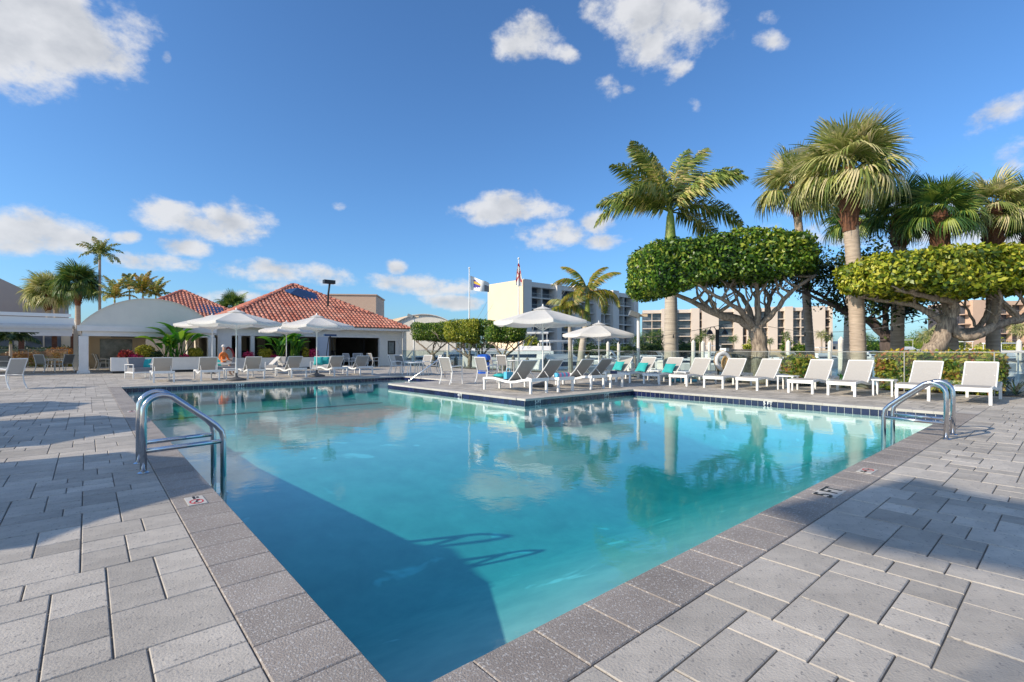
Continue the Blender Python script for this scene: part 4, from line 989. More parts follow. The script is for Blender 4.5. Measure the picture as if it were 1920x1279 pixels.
# planters
def planter(label, px0, px1, U, h=.78):
    a, b = on_u(px0, U)[0], on_u(px1, U)[0]; t = thing('planter', label, 'planter', (a + b) / 2, U, 0, 0, 'long white planters by the clubhouse')
    w = (b - a) / 2
    q = MB(); q.box(-w, 0, .12, w, .1, h); q.box(-w, .8, .12, w, .9, h); q.box(-w, .1, .12, -w + .1, .8, h); q.box(w - .1, .1, .12, w, .8, h); q.build('trough', M['white'], t)
    q = MB(); q.box(-w + .06, .06, 0, w - .06, .84, .119); q.build('plinth', M['black'], t)
    q = MB(); q.box(-w + .1, .1, h - .12, w - .1, .8, h - .06); q.build('soil', M['soil'], t); return t
planter('long white planter with bird-of-paradise plants under the vaulted roof', 208, 402, 31.6, .80)
planter('white planter with broad-leaved plants in front of the bar', 440, 592, 31.6, .72)
# pots / stones under planter edge omitted
# dock boxes by the fence
for (px, w, h, lab) in ((1182, .3, 1.0, 'narrow white utility post left of the dock boxes'), (1227, .42, .75, 'white dock box behind the lounge chairs'), (1241, .32, 1.15, 'tall white power pedestal right of the dock box'), (1186, .5, .55, 'low white dock box beside the narrow utility post')):
    u_, d_ = on_v(px, 20.9); q = MB(); q.cbox(-w / 2, -w / 2, -.6, w / 2, w / 2, h - .45, .04); o = q.build('dock_pedestal', M['white']); o.location = W3(20.9, u_, 0); o.rotation_euler = (0, 0, TH); tag(o, lab, 'dock box')
# curved grey wall behind the topiary
u0_, d_ = on_v(1388, 18.5); cw = thing('curved_screen', 'dark taupe curved screen wall beside the topiary trunk', 'screen wall', 18.5, u0_)
q = MB(); n = 24; RR = .50
L_ = [(RR * math.cos(a), RR * math.sin(a), 1.22) for a in [R(60 + 300 * k / n) for k in range(n + 1)]]; 
q.strip(L_, [(x, y, 0) for x, y, z in L_]); q.strip([(x * .93, y * .93, 0) for x, y, z in L_], [(x * .93, y * .93, 1.22) for x, y, z in L_]); q.strip([(x * .93, y * .93, 1.22) for x, y, z in L_], L_)
m_ = mat('taupe_panel', (.16, .14, .12), .6, (.13, .115, .10), scale=2); q.build('panel', m_, cw)

# floodlight poles, flagpoles, lamp post
def flood(label, px, V, py_top, px_b=None):
    u_, d_ = on_v(px, V); H = hz_at(py_top, d_); t = thing('floodlight_pole', label, 'light pole', V, u_, 0, -TH, 'floodlight poles')
    q = MB(); q.tube([(0, 0, 0), (0, 0, H)], .07, 10); q.build('pole', M['whitem'], t)
    q = MB(); q.obox((-.22, -.1, H + .05), .42, .3, .22, Matrix.Rotation(R(20), 3, 'Y')); q.build('lamp_head', M['greyrail'], t)
    q = MB(); q.box(.05, -.1, H - .05, .38, .1, H + .06); q.build('junction_box', M['cream'], t)
flood('white floodlight pole before the topiaries right of the clubhouse', 776, 18.3, 594)
flood('cream floodlight pole behind the smaller fence-side umbrella', 1197, 18.6, 592)
q = MB()
def flagpole(label, px, d, ytop):
    t = thing('flagpole', label, 'flagpole', 0, 0, -1.5 if d > 60 else 0, 0, 'flagpoles by the marina'); t.location = ((px - 960) / F * d, d, 0); t.rotation_euler = (0, 0, 0); H = hz_at(ytop, d)
    q = MB(); q.tube([(0, 0, 0), (0, 0, H)], [.07, .035], 10); q.build('pole', M['whitem'], t)
    q = MB(); q.lathe([(.02, H), (.07, H + .06), (.07, H + .1), (.02, H + .16)], 10); q.build('ball', M['whitem'], t); return H
H = flagpole('left white flagpole flying the white and purple flag', 880, 34.5, 505)
def flag(name, label, loc, fn, mats, mat_fn, nu=24, nv=16):
    q = MB(); g = [[fn(i / nu, j / nv) for j in range(nv + 1)] for i in range(nu + 1)]
    q.v = [tuple(p) for r in g for p in r]
    for i in range(nu):
        for j in range(nv): q.f.append((i*(nv+1)+j, (i+1)*(nv+1)+j, (i+1)*(nv+1)+j+1, i*(nv+1)+j+1)); q.m.append(mat_fn((i + .5) / nu, (j + .5) / nv))
    o = q.build(name, mats, smooth=True); o.location = loc; return tag(o, label, 'flag')
d = 34.5
def m1(s, t):
    if .18 < s < .55 + .0 and abs(t - .5) < .34 - (s - .18) * .55: return 2 if abs(t - .42) < .10 else 1
    if s > .75 and t > .4: return 3
    return 0
flag('flag', 'white flag with purple patch and yellow band blowing to the right', ((880 - 960) / F * d + .07, d, H - .45),
     lambda s, t: (s * 1.32, .12 * math.sin(s * 7 + t), -t * 1.0 * (1 - .35 * s) - s * .52 + .03 * math.sin(s * 9)), [M['whitem'], M['purple'], M['yel'], M['grey']], m1)
H2 = flagpole('right flagpole in front of the cream apartment wall', 972.5, 33.5, 487); d = 33.5
flag('flag', 'limp white flag with red diagonal cross on the right pole', ((972.5 - 960) / F * d, d - .02, H2 - .25),
     lambda s, t: ((s - .45) * .42 * min(1, .25 + t * 1.2), -.09 + .08 * math.sin(s * 12), -t * 1.5 - .1 * s), [M['whitem'], M['red'], M['yel']],
     lambda s, t: 1 if (t < .10 or abs((t - .55) * 1.6 - (s - .5) * .9) < .09 or abs((t - .55) * 1.6 + (s - .5) * .9) < .09) else 0)
u_, d_ = on_v(1345, 22.5); lp = thing('lamp_post', 'black double-headed lamp post on the dock behind the life ring', 'lamp post', 22.5, u_, -.5, -TH)
H = hz_at(618, d_) + .5; q = MB(); q.tube([(0, 0, 0), (0, 0, H)], .085, 10); q.build('pole', M['black'], lp)
for s in (-1, 1):
    q = MB(); q.tube([(0, 0, H - .1), (s * .15, 0, H + .12), (s * .3, 0, H + .12), (s * .36, 0, H - .02)], .02, 6); ar = q.build('arm', M['black'], lp)
    q = MB(); q.lathe([(.16, -.22), (.12, -.1), (.04, 0)], 12, (s * .36, 0, H - .0)); q.build('lamp_shade', M['black'], ar)

# ================================================================== PEOPLE
def person(label, v, u, z, rz, J, E_, rads, cloth, hair_m, hair_at):
    me = bpy.data.meshes.new('body'); me.from_pydata(J, E_, []); o = bpy.data.objects.new('person', me); COL.objects.link(o)
    sk = o.modifiers.new('s', 'SKIN'); su = o.modifiers.new('u', 'SUBSURF'); su.levels = 1; su.render_levels = 1
    for i, r_ in enumerate(rads): me.skin_vertices[0].data[i].radius = (r_, r_)
    me.skin_vertices[0].data[0].use_root = True
    bpy.context.view_layer.update()
    em = bpy.data.meshes.new_from_object(o.evaluated_get(bpy.context.evaluated_depsgraph_get())); bpy.data.objects.remove(o)
    em.materials.clear(); em.materials.append(M['skin']); em.materials.append(cloth[0]); em.materials.append(cloth[1])
    for p in em.polygons: p.material_index = cloth[2](p.center); p.use_smooth = True
    r = thing('person', label, 'person', v, u, z, rz); link('body', em, r)
    q = MB(); q.lathe([(.04, -.05), (.082, -.02), (.086, .03), (.06, .075), (.02, .095)], 12, hair_at); q.build('hair', hair_m, r, smooth=True)
    return r
# seated: local y- is forward
J = [(0,0,.52),(0,.05,.75),(0,.04,1.0),(0,.0,1.12),(0,-.02,1.24),(0,-.02,1.36),(-.18,.03,.98),(-.25,0,.75),(-.2,-.22,.70),(-.14,-.36,.72),(.18,.03,.98),(.25,0,.75),(.2,-.22,.70),(.14,-.36,.72),
     (-.1,-.05,.5),(-.12,-.45,.5),(-.12,-.47,.1),(-.12,-.62,.05),(.1,-.05,.5),(.12,-.45,.5),(.12,-.47,.1),(.12,-.62,.05)]
E_ = [(0,1),(1,2),(2,3),(3,4),(4,5),(2,6),(6,7),(7,8),(8,9),(2,10),(10,11),(11,12),(12,13),(0,14),(14,15),(15,16),(16,17),(0,18),(18,19),(19,20),(20,21)]
rd = [.11,.10,.11,.045,.08,.07,.05,.04,.038,.035,.06,.045,.038,.035,.085,.06,.045,.035,.085,.06,.045,.035]
v_, u_ = ground(416, 704)
person('seated white-haired person in an orange top on a patio chair behind the far lounge chairs', v_ + .1, u_ + .1, 0, -TH + R(75), J, E_, rd,
       (M['orange'], M['grey'], lambda c: 1 if (.62 < c.z < 1.08 and abs(c.x) < .3 and c.y > -.15) else (2 if c.z < .6 and c.y > -.44 else 0)), M['hairw'], (0, .02, 1.35))
q = MB(); 
v_, u_ = ground(428, 696); ch = thing('arched_backrest', 'dark red arched backrest standing behind the seated person', 'chair back', v_, u_, 0, -TH)
q.tube([(-.3, 0, 0), (-.3, 0, .95), (-.2, 0, 1.2), (0, 0, 1.32), (.2, 0, 1.2), (.3, 0, .95), (.3, 0, 0)], .06, 8); q.build('frame', M['redl'], ch)
q = MB(); q.obox((0, .02, .7), .5, .05, 1.0); q.build('cushion', M['grey'], ch)

# ================================================================== VEGETATION
def leaf_cloud(pts, nrm, size, rng, spread=.9, aspect=.5, fold=.25):
    """diamond leaves folded along the midrib: two triangles joined as one quad pair -> returns (N,4,3)"""
    N = len(pts)
    d = rng.normal(size=(N, 3)); d /= np.linalg.norm(d, axis=1)[:, None]
    n = nrm + d * spread; n /= np.linalg.norm(n, axis=1)[:, None]
    t = rng.normal(size=(N, 3)); t -= (t * n).sum(1)[:, None] * n; t /= np.linalg.norm(t, axis=1)[:, None]
    b = np.cross(n, t); s = (size * rng.uniform(.7, 1.3, N))[:, None]
    base = pts; tip = pts + t * s; mid = pts + t * s * .45
    l = mid + b * s * aspect * .5 + n * s * fold * .3; r = mid - b * s * aspect * .5 + n * s * fold * .3
    return np.stack([base, r, tip, l], 1)
def superbox(N, a, b, c, rng, p=6.0, bump=.07, seed=0, depthin=.22, skip_bottom=.0):
    A = np.array([b * c, a * c, a * b, ]); A = A / A.sum(); ax = rng.choice(3, N, p=A)
    q = rng.uniform(-1, 1, (N, 3)); q[np.arange(N), ax] = np.sign(rng.uniform(-1, 1, N))
    k = (np.abs(q) ** p).sum(1) ** (1 / p); q = q / k[:, None]
    n = np.sign(q) * np.abs(q) ** (p - 1) / np.array([a, b, c]); n /= np.linalg.norm(n, axis=1)[:, None]
    P = q * np.array([a, b, c])
    w = (np.sin(P[:, 0] * 2.3 + seed) * np.cos(P[:, 1] * 2.9 + seed * 2) + np.sin(P[:, 2] * 4.1 + P[:, 0] * 1.7 + seed) * .8 + np.sin(P[:, 0] * 6.3 + P[:, 1] * 5.1) * .5)
    P = P + n * (w * bump - rng.exponential(depthin * .4, N))[:, None]
    return P, n
def crown_obj(name, N, a, b, c, size, m, parent, loc, seed=0, p=6.0, shear=None, bump=.07, depthin=.22, rot=0, spread=.8, aspect=.55, notch=None):
    rng = np.random.default_rng(seed + 11)
    P, n = superbox(N, a, b, c, rng, p, bump, seed, depthin)
    if shear is not None: P[:, 2] += shear(P[:, 0], P[:, 2] / c, P[:, 1])
    if notch is not None: kk = notch(P, rng); P, n = P[kk], n[kk]
    V = leaf_cloud(P, n, size, rng, spread, aspect)
    o = link(name, np_mesh(name, V, 4, m), parent); o.location = loc; o.rotation_euler = (0, 0, rot); return o
def core_obj(parent, a, b, c, m, loc, shear=None, rot=0):
    n = 20; q = MB(); vs = []
    for j in range(n // 2 + 1):
        th = math.pi * j / (n // 2)
        for i in range(n):
            ph = 2 * math.pi * i / n; d = [math.sin(th) * math.cos(ph), math.sin(th) * math.sin(ph), math.cos(th)]
            k = (sum(abs(x) ** 4 for x in d)) ** .25; x, y, z = (d[0] / k * a, d[1] / k * b, d[2] / k * c)
            if shear is not None: z += float(shear(np.array([x]), np.array([z / c]), np.array([y]))[0])
            vs.append((x, y, z))
    q.add(vs, [(j*n+i, (j+1)*n+i, (j+1)*n+(i+1) % n, j*n+(i+1) % n) for j in range(n // 2) for i in range(n)])
    o = q.build('inner_foliage', m, parent, smooth=True); o.location = loc; o.rotation_euler = (0, 0, rot); return o
def limb(parent, pts, r0, r1, m, seg=7, name='limb', wob=.03, rr=None):
    rr = rr or rnd; P = [Vector(p) for p in pts]; out = []
    for i in range(len(P) - 1):
        for k in range(5 if i < len(P) - 1 else 1):
            t = k / 5; p0 = P[max(i - 1, 0)]; p1 = P[i]; p2 = P[i + 1]; p3 = P[min(i + 2, len(P) - 1)]
            q = .5 * ((2 * p1) + (-p0 + p2) * t + (2*p0 - 5*p1 + 4*p2 - p3) * t * t + (-p0 + 3*p1 - 3*p2 + p3) * t ** 3)
            out.append(q + Vector((rr.uniform(-wob, wob), rr.uniform(-wob, wob), rr.uniform(-wob, wob) * .5)) * (1 if out else 0))
    out.append(P[-1]); n = len(out); rad = [r0 + (r1 - r0) * (i / (n - 1)) ** .8 for i in range(n)]
    q = MB(); q.tube(out, [r * rr.uniform(.92, 1.08) for r in rad], seg); 
    return q, out
def topiary(label, base_v, base_u, trunk, targets, crown, leafm, barkm, N, size, seed, group='clipped topiary trees by the pool'):
    """trunk: list of local (x right, y away, z); the root is turned to face the camera axis"""
    t = thing('topiary_tree', label, 'tree', base_v, base_u, 0, -TH, group); rr = random.Random(seed)
    q, out = limb(t, trunk['pts'], trunk['r'][0], trunk['r'][1], M[barkm], 12, wob=.02, rr=rr)
    vs0 = len(q.v); 
    q.build('trunk', M[barkm], t, smooth=True)
    fork = Vector(trunk['pts'][-1])
    for (path, r0, r1, nb) in targets:
        q, out = limb(t, [fork - Vector((0, 0, .15))] + [Vector(p) for p in path], r0, r1, M[barkm], 9, rr=rr)
        for b in range(nb):                        # secondary branches reaching up into the crown
            k = rr.randint(int(len(out) * .25), len(out) - 2); s = out[k]
            e = Vector((s.x + rr.uniform(-.9, .9), s.y + rr.uniform(-.8, .8), crown['zb'](s.x) + rr.uniform(.1, .5)))
            m_ = s.lerp(e, .5) + Vector((rr.uniform(-.25, .25), rr.uniform(-.2, .2), rr.uniform(-.15, .05)))
            q2, o2 = limb(t, [s, m_, e], r0 * .42, .018, M[barkm], 6, wob=.03, rr=rr); q.add(q2.v, q2.f)
            for c in range(2):
                s2 = o2[rr.randint(2, len(o2) - 2)]; e2 = s2 + Vector((rr.uniform(-.5, .5), rr.uniform(-.5, .5), rr.uniform(.25, .6)))
                q.tube([s2, s2.lerp(e2, .5) + Vector((rr.uniform(-.08, .08), 0, 0)), e2], [.02, .016, .010], 5)
        q.build('limb', M[barkm], t, smooth=True)
    a, b, c = crown['half']; loc = crown['loc']
    cr = crown_obj('crown', N, a, b, c, size, M[leafm], t, loc, seed, crown.get('p', 6), crown.get('shear'), .075 if N > 20000 else .07, .34, notch=crown.get('notch'))
    core_obj(t, a - .45, b - .45, c - .38, M[leafm], loc, crown.get('shear'))
    return t
# big topiary behind the life ring; trunk foot at pixel column 1425
V1 = 18.5
u_, d1 = on_v(1425, V1); k1 = d1 / F
def loc1(px, py): return ((px - 1425) * k1, 0, hz_at(py, d1))
def P1(px, py, y=0): a = loc1(px, py); return (a[0], y, a[2])
tp = topiary('big clipped topiary tree with wide flat crown and forked grey trunk, centre right', V1, u_,
    dict(pts=[(0, 0, -.05), P1(1426, 690), P1(1424, 650), P1(1416, 612)], r=(.34, .24)),
    [([P1(1390, 600, .1), P1(1340, 585, .2), P1(1290, 560, .1), P1(1235, 545, -.2)], .22, .05, 7),
     ([P1(1380, 585, -.4), P1(1335, 565, -.8), P1(1290, 540, -.9)], .13, .04, 5),
     ([P1(1412, 585, .2), P1(1405, 560, .4), P1(1385, 535, .5), P1(1370, 520, .6)], .14, .04, 4),
     ([P1(1416, 580, -.2), P1(1412, 545, -.3), P1(1402, 525, -.5)], .15, .05, 3),
     ([P1(1440, 595, .1), P1(1447, 568, .2), P1(1462, 545, .5), P1(1490, 525, .8)], .14, .04, 5),
     ([P1(1438, 590, -.4), P1(1455, 560, -.7), P1(1482, 535, -.9), P1(1505, 522, -.8)], .12, .04, 4)],
    dict(half=(3.02, 1.6, .82), loc=P1(1341, 495), p=7.0, zb=lambda x: hz_at(545, d1) if x < -1 else hz_at(530, d1),
         shear=lambda x, zn, y: np.where(x < 0, x * .115, x * .02 - .0 * x) + .10 / (1 + np.exp(-(x + 1.2) * 5)) + np.clip(-zn, 0, 1) * (.10 * np.sin(x * 1.4 + 1)) + np.clip(-zn, 0, 1) * np.where(x > 2.0, .22, 0)),
    'topi', 'bark', 30000, .14, 3)
V2 = 18.4
u_, d2 = on_v(1735, V2); k2 = d2 / F
def P2(px, py, y=0): return ((px - 1735) * k2, y, hz_at(py, d2))
topiary('bright yellow-green clipped topiary at the right edge with a leaning forked trunk', V2, u_,
    dict(pts=[(-.0, 0, -.05), P2(1740, 672), P2(1762, 640), P2(1778, 600)], r=(.28, .20)),
    [([P2(1785, 580, -.1), P2(1772, 565, -.2), P2(1735, 562, -.3), P2(1690, 552, -.4), P2(1650, 545, -.4)], .15, .05, 7),
     ([P2(1790, 575, .2), P2(1815, 563, .4), P2(1850, 548, .7)], .16, .05, 4),
     ([P2(1800, 632, -.2), P2(1850, 608, -.4), P2(1885, 598, -.5), P2(1905, 570, -.6), P2(1930, 545, -.6)], .16, .07, 5),
     ([P2(1788, 620, .1), P2(1840, 618, .2), P2(1870, 585, .3), P2(1885, 553, .5)], .13, .05, 3),
     ([P2(1740, 570, .5), P2(1700, 558, .9), P2(1660, 548, 1.1)], .12, .04, 5)],
    dict(half=(2.95, 1.45, .60), loc=P2(1803, 514), p=7.5, zb=lambda x: hz_at(550, d2),
         shear=lambda x, zn, y: np.where(x > 1.2, (x - 1.2) * .10, 0) + np.clip(zn, 0, 1) * np.where(x < -1, (x + 1) * .09, 0) + np.clip(-zn, 0, 1) * .05 * np.sin(x * 2)),
    'topiy', 'bark', 25000, .14, 5)
# dark unclipped tree behind
V3 = 22.0
u_, d3 = on_v(1668, V3); k3 = d3 / F
def P3(px, py, y=0): return ((px - 1668) * k3, y, hz_at(py, d3))
t3 = thing('spreading_tree', 'dark spreading tree with bare arching limbs between the two big topiaries', 'tree', 19.4, 0, 0, -TH); t3.location = W3(V3, u_, 0)
rr = random.Random(9)
q, o_ = limb(t3, [(0, 0, -1.5), P3(1668, 655), P3(1660, 630)], .30, .24, M['barkd'], 10, rr=rr); q.build('trunk', M['barkd'], t3, smooth=True)
lf = []
for path, r0 in (([P3(1640, 605), P3(1595, 590), P3(1545, 565), P3(1500, 540, .3)], .17), ([P3(1625, 590, .4), P3(1575, 560, .6), P3(1530, 530, .8)], .12), ([P3(1645, 585, -.4), P3(1635, 550, -.6), P3(1600, 520, -.6)], .12),
                 ([P3(1680, 620), P3(1690, 600), P3(1685, 560), P3(1670, 525)], .13), ([P3(1700, 605, .3), P3(1720, 570, .4), P3(1730, 535, .4)], .12)):
    q, out = limb(t3, [P3(1660, 632)] + path, r0, .035, M['barkd'], 8, rr=rr)
    for b in range(9):
        s = out[rr.randint(6, len(out) - 1)]; e = s + Vector((rr.uniform(-.9, .9), rr.uniform(-.9, .9), rr.uniform(.2, 1.0))); m_ = s.lerp(e, .5) + Vector((0, 0, -.1))
        q.tube([s, m_, e], [.04, .03, .012], 5)
        for c in range(6): lf.append(e + Vector((rr.gauss(0, .38), rr.gauss(0, .38), rr.gauss(.1, .26))))
    q.build('limb', M['barkd'], t3, smooth=True)
rng = np.random.default_rng(3); C_ = np.array([tuple(p) for p in lf]); P = np.repeat(C_, 42, 0) + rng.normal(0, .20, (len(C_) * 42, 3))
link('crown', np_mesh('crown', leaf_cloud(P, rng.normal(size=P.shape), .13, rng, .5, .55), 4, M['dleaf']), t3)
# far topiaries
for (px, w, yt, yb, trunkpx, lab, lm, vv, sd, sh_) in ((812, 74, 605, 640, 812, 'far clipped topiary nearest the clubhouse corner, darker on its right', 'topi', 19.2, 21, 0),
                           (868, 66, 600, 642, 880, 'bright-edged clipped topiary with bare branches showing, left of the flagpole foot', 'topiy', 19.8, 22, 0),
                           (905, 60, 602, 640, 905, 'open-centred clipped topiary behind the flagpole', 'topi', 20.6, 24, 0),
                           (950, 72, 609, 640, 945, 'small rounded topiary under the left edge of the large umbrella', 'topi', 19.2, 23, 0)):
    u_, d = on_v(trunkpx, vv); k = d / F; x0 = (px - trunkpx) * k; zt, zb = hz_at(yt, d), hz_at(yb, d)
    topiary(lab, vv, u_, dict(pts=[(0, 0, -.05), (.05, 0, .7), (-.05, 0, zb - .9)], r=(.16, .12)),
        [([(x0 - w * k * .3, .1, zb - .3), (x0 - w * k * .45, .2, zb)], .08, .03, 4), ([(x0 + w * k * .25, -.2, zb - .35), (x0 + w * k * .42, 0, zb)], .08, .03, 4), ([(x0, .2, zb - .3), (x0 + .2, .2, zb + .1)], .08, .03, 3)],
        dict(half=(w * k / 2, 1.2, (zt - zb) / 2), loc=(x0, 0, (zt + zb) / 2), p=5, zb=lambda x, zb=zb: zb + .2,
             notch=(lambda P, rng: (rng.uniform(0, 1, len(P)) < .35) | (np.abs(P[:, 0] + .1) > .75) | (P[:, 2] > .45)) if sd == 24 else None), lm, 'bark', 13000, .10, sd)

# palms -------------------------------------------------------------------
def fan_leaf(seed, R_=1.0, pet=.9, droop=.55, nseg=42):
    rr = random.Random(seed); q = MB()
    q.tube([(0, 0, 0), (pet * .5, 0, .06), (pet, 0, .02)], [.022, .016, .010], 4, cap=False)
    for k in range(nseg):
        a = R(-128 + 256 * k / (nseg - 1)) ; L = R_ * (1.0 - .28 * abs(a) / R(128)) * rr.uniform(.88, 1.08)
        w = .027 * R_; dx, dy = math.cos(a), math.sin(a); px, py = -dy, dx
        z0 = .015 * (1 if k % 2 else -1); dr = droop * rr.uniform(.7, 1.4)
        rows = [(0.02, .3), (.45, 1.0), (.72, .75), (.9, .38), (1.0, .06)]; vs = []
        for s, ww in rows:
            z = -dr * L * max(0, s - .35) ** 1.7 * 1.1 - .10 * abs(math.sin(a)) * s + z0 * (1 if s < .6 else .3)
            sh = 1 - .25 * max(0, s - .5) * dr
            for e in (-1, 1): vs.append((pet + dx * s * L * sh + px * w * ww * e, dy * s * L * sh + py * w * ww * e, z + (.012 if e > 0 else 0)))
        q.add(vs, [(2*i, 2*i+1, 2*i+3, 2*i+2) for i in range(4)])
    return q
def feather_leaf(seed, L=3.0, droop=.9, nl=70, ll=.55, plume=True, lw=.028, hang=.5, rise=.35):
    rr = random.Random(seed); q = MB(); pts = []
    n = 14; x = z = 0; ang = rise
    for i in range(n + 1):
        pts.append(Vector((x, 0, z))); ang_i = rise - droop * 2.0 * (i / n) ** 1.4; x += L / n * math.cos(ang_i); z += L / n * math.sin(ang_i)
    q.tube(pts, [.04 * (1 - .85 * i / n) for i in range(n + 1)], 5, cap=False)
    for k in range(nl):
        t = .10 + .89 * k / (nl - 1); f = t * n; i = min(int(f), n - 1); p = pts[i].lerp(pts[i + 1], f - i); tg = (pts[i + 1] - pts[i]).normalized()
        l0 = ll * (math.sin(math.pi * min(1, t * .9 + .12)) ** .6) * rr.uniform(.85, 1.12)
        for s in (-1, 1):
            up = rr.uniform(-.5, .75) if plume else rr.uniform(-.05, .25)
            d = (tg * rr.uniform(.35, .7) + Vector((0, s, 0)) * rr.uniform(.7, 1.0) + Vector((0, 0, up))).normalized()
            a = p; b = p + d * l0 * .55 + Vector((0, 0, -hang * .12 * l0)); c = p + d * l0 * .85 + Vector((0, 0, -hang * .85 * l0))
            w = tg * lw * rr.uniform(.8, 1.2)
            q.add([a - w * .4, a + w * .4, b + w, b - w, c], [(0, 1, 2, 3), (3, 2, 4)])
    return q
fans = {k: [fan_leaf(s, 1.0, .75, dr).mesh('frond', M[k]) for s, dr in ((1, .4), (2, .65), (3, .9), (4, 1.3))] for k in ('sabal', 'sabald')}
def trunk_obj(t, pts, r0, r1, m, seg=14, ringed=.0, name='trunk', rr=None):
    rr = rr or rnd; P = [Vector(p) for p in pts]; out = []
    for i in range(len(P) - 1):
        n = max(2, int((P[i + 1] - P[i]).length / .07))
        for k in range(n): out.append(P[i].lerp(P[i + 1], k / n))
    out.append(P[-1]); n = len(out)
    q = MB(); q.tube(out, [(r0 + (r1 - r0) * i / (n - 1)) * (1 + (ringed if i % 2 else -ringed)) * (1 + .25 * max(0, 1 - i / n * 14)) for i in range(n)], seg); return q.build(name, m, t, smooth=True)
def sabal(label, x, y, base, top_off, H, r0, r1, cr, mats='sabal', seed=0, nf=42, group='cabbage palms', boot=.9, brad=1.5, elev=None, zb=0):
    rr = random.Random(seed); t = thing('cabbage_palm', label, 'palm tree', 0, 0, 0, 0, group); t.location = (x, y, zb); t.rotation_euler = (0, 0, 0); H -= zb
    tx, ty = top_off
    trunk_obj(t, [(0, 0, -.2), (tx * .35, ty * .35, H * .45), (tx * .9, ty * .9, H - boot * .7)], r0, r1, M['trunkg'], 14, .03, rr=rr)
    q = MB(); p0 = Vector((tx * .86, ty * .86, H - boot * 1.05)); p1 = Vector((tx, ty, H + .1))
    q.tube([p0, p0.lerp(p1, .35), p0.lerp(p1, .8), p1], [r1 * 1.0, r1 * brad * 1.02, r1 * brad, r1 * .7], 12)
    for k in range(90):
        a = rr.uniform(0, 2 * math.pi); s = rr.uniform(.05, .9); c = p0.lerp(p1, s); d = Vector((math.cos(a), math.sin(a), 0)); st = c + d * r1 * brad * .82
        q.bar(st, st + d * .10 + Vector((0, 0, .20)), .07, .02)
    q.build('boots', M['boot'], t)
    for k in range(nf):
        f = k / nf; az = k * 2.39996 + rr.uniform(-.2, .2); el = R(82 - 108 * f ** .9 + rr.uniform(-8, 8)); me = fans[mats][min(3, int(f * 4))]
        o = link('frond', me, t); o.location = Vector((tx, ty, H + .05 - .25 * f)) + Vector((math.cos(az), math.sin(az), 0)) * .08
        s = cr * rr.uniform(.85, 1.12); o.scale = (s, s, s); o.rotation_euler = (rr.uniform(-.35, .35), -el, az)
    return t
def atv(px, V): u_, d = on_v(px, V); p = W3(V, u_); return p.x, p.y, d
def sab_px(label, pxb, pxt, pyt, V, wpx, crpx, **k):
    x, y, d = atv(pxb, V); s = d / F
    return sabal(label, x, y, None, ((pxt - pxb) * s, 0), hz_at(pyt, d), wpx * s * .84, wpx * s * .76, crpx * s / 1.62, **k)
sab_px('tallest cabbage palm with a full pale-green crown rising between the two topiaries', 1612, 1591, 318, 18.8, 16, 98, seed=1, nf=50, boot=1.9, brad=1.30)
sab_px('slim cabbage palm left of the tallest one, trunk passing behind the big topiary', 1523, 1490, 350, 22.5, 9, 74, seed=2, nf=32, boot=1.2, brad=1.15)
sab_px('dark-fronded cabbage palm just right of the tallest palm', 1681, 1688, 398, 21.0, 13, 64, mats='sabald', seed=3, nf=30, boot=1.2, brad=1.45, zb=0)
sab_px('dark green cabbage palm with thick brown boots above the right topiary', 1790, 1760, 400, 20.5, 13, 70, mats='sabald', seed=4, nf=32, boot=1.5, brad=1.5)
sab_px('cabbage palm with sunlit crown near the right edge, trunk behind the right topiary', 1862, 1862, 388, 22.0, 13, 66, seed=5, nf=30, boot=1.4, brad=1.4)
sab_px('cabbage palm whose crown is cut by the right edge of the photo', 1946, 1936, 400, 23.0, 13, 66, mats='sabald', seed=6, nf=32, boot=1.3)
sab_px('small cabbage palm crown low behind the tallest trunk', 1588, 1600, 415, 31.0, 9, 52, mats='sabald', seed=16, nf=30, boot=1.0)

def feather_palm(label, name, x, y, top, H, r0, r1, shaft, L, nf, m, seed, els, ll=.55, plume=True, hang=.5, group=None, shaftm='shaft', droops=(.55, .8, 1.05), nl=70, zb=0, trunkm='trunkb', lw=.028, azs=None, rise=.35):
    rr = random.Random(seed); t = thing(name, label, 'palm tree', 0, 0, 0, 0, group); t.location = (x, y, zb); t.rotation_euler = (0, 0, 0); H -= zb; tx, ty = top
    trunk_obj(t, [(0, 0, -.2), (tx * .4, ty * .4, H * .5), (tx, ty, H)], r0, r1, M[trunkm], 16, .012, rr=rr)
    if shaft:
        q = MB(); q.tube([(tx, ty, H), (tx, ty, H + shaft * .2), (tx, ty, H + shaft * .8), (tx, ty, H + shaft)], [r1 * 1.02, r1 * 1.1, r1 * .75, r1 * .4], 14); q.build('crown_shaft', M[shaftm], t, smooth=True)
    mes = [feather_leaf(seed * 10 + i, L, dr, nl, ll, plume, lw, hang, rise).mesh('frond', M[m]) for i, dr in enumerate(droops)]
    for k in range(nf):
        az = azs[k] if azs else k * 2.39996 + rr.uniform(-.25, .25); el = R((els[k] if isinstance(els, list) else els(k / nf)) + rr.uniform(-6, 6)); o = link('frond', mes[min(len(mes) - 1, int(k / nf * len(mes)))], t)
        o.location = (tx, ty, H + shaft * .95); s = rr.uniform(.9, 1.08); o.scale = (s, s, s); o.rotation_euler = (rr.uniform(-.3, .3), -el, az)
    return t
V = 19.6; x, y, d = atv(1259, V)
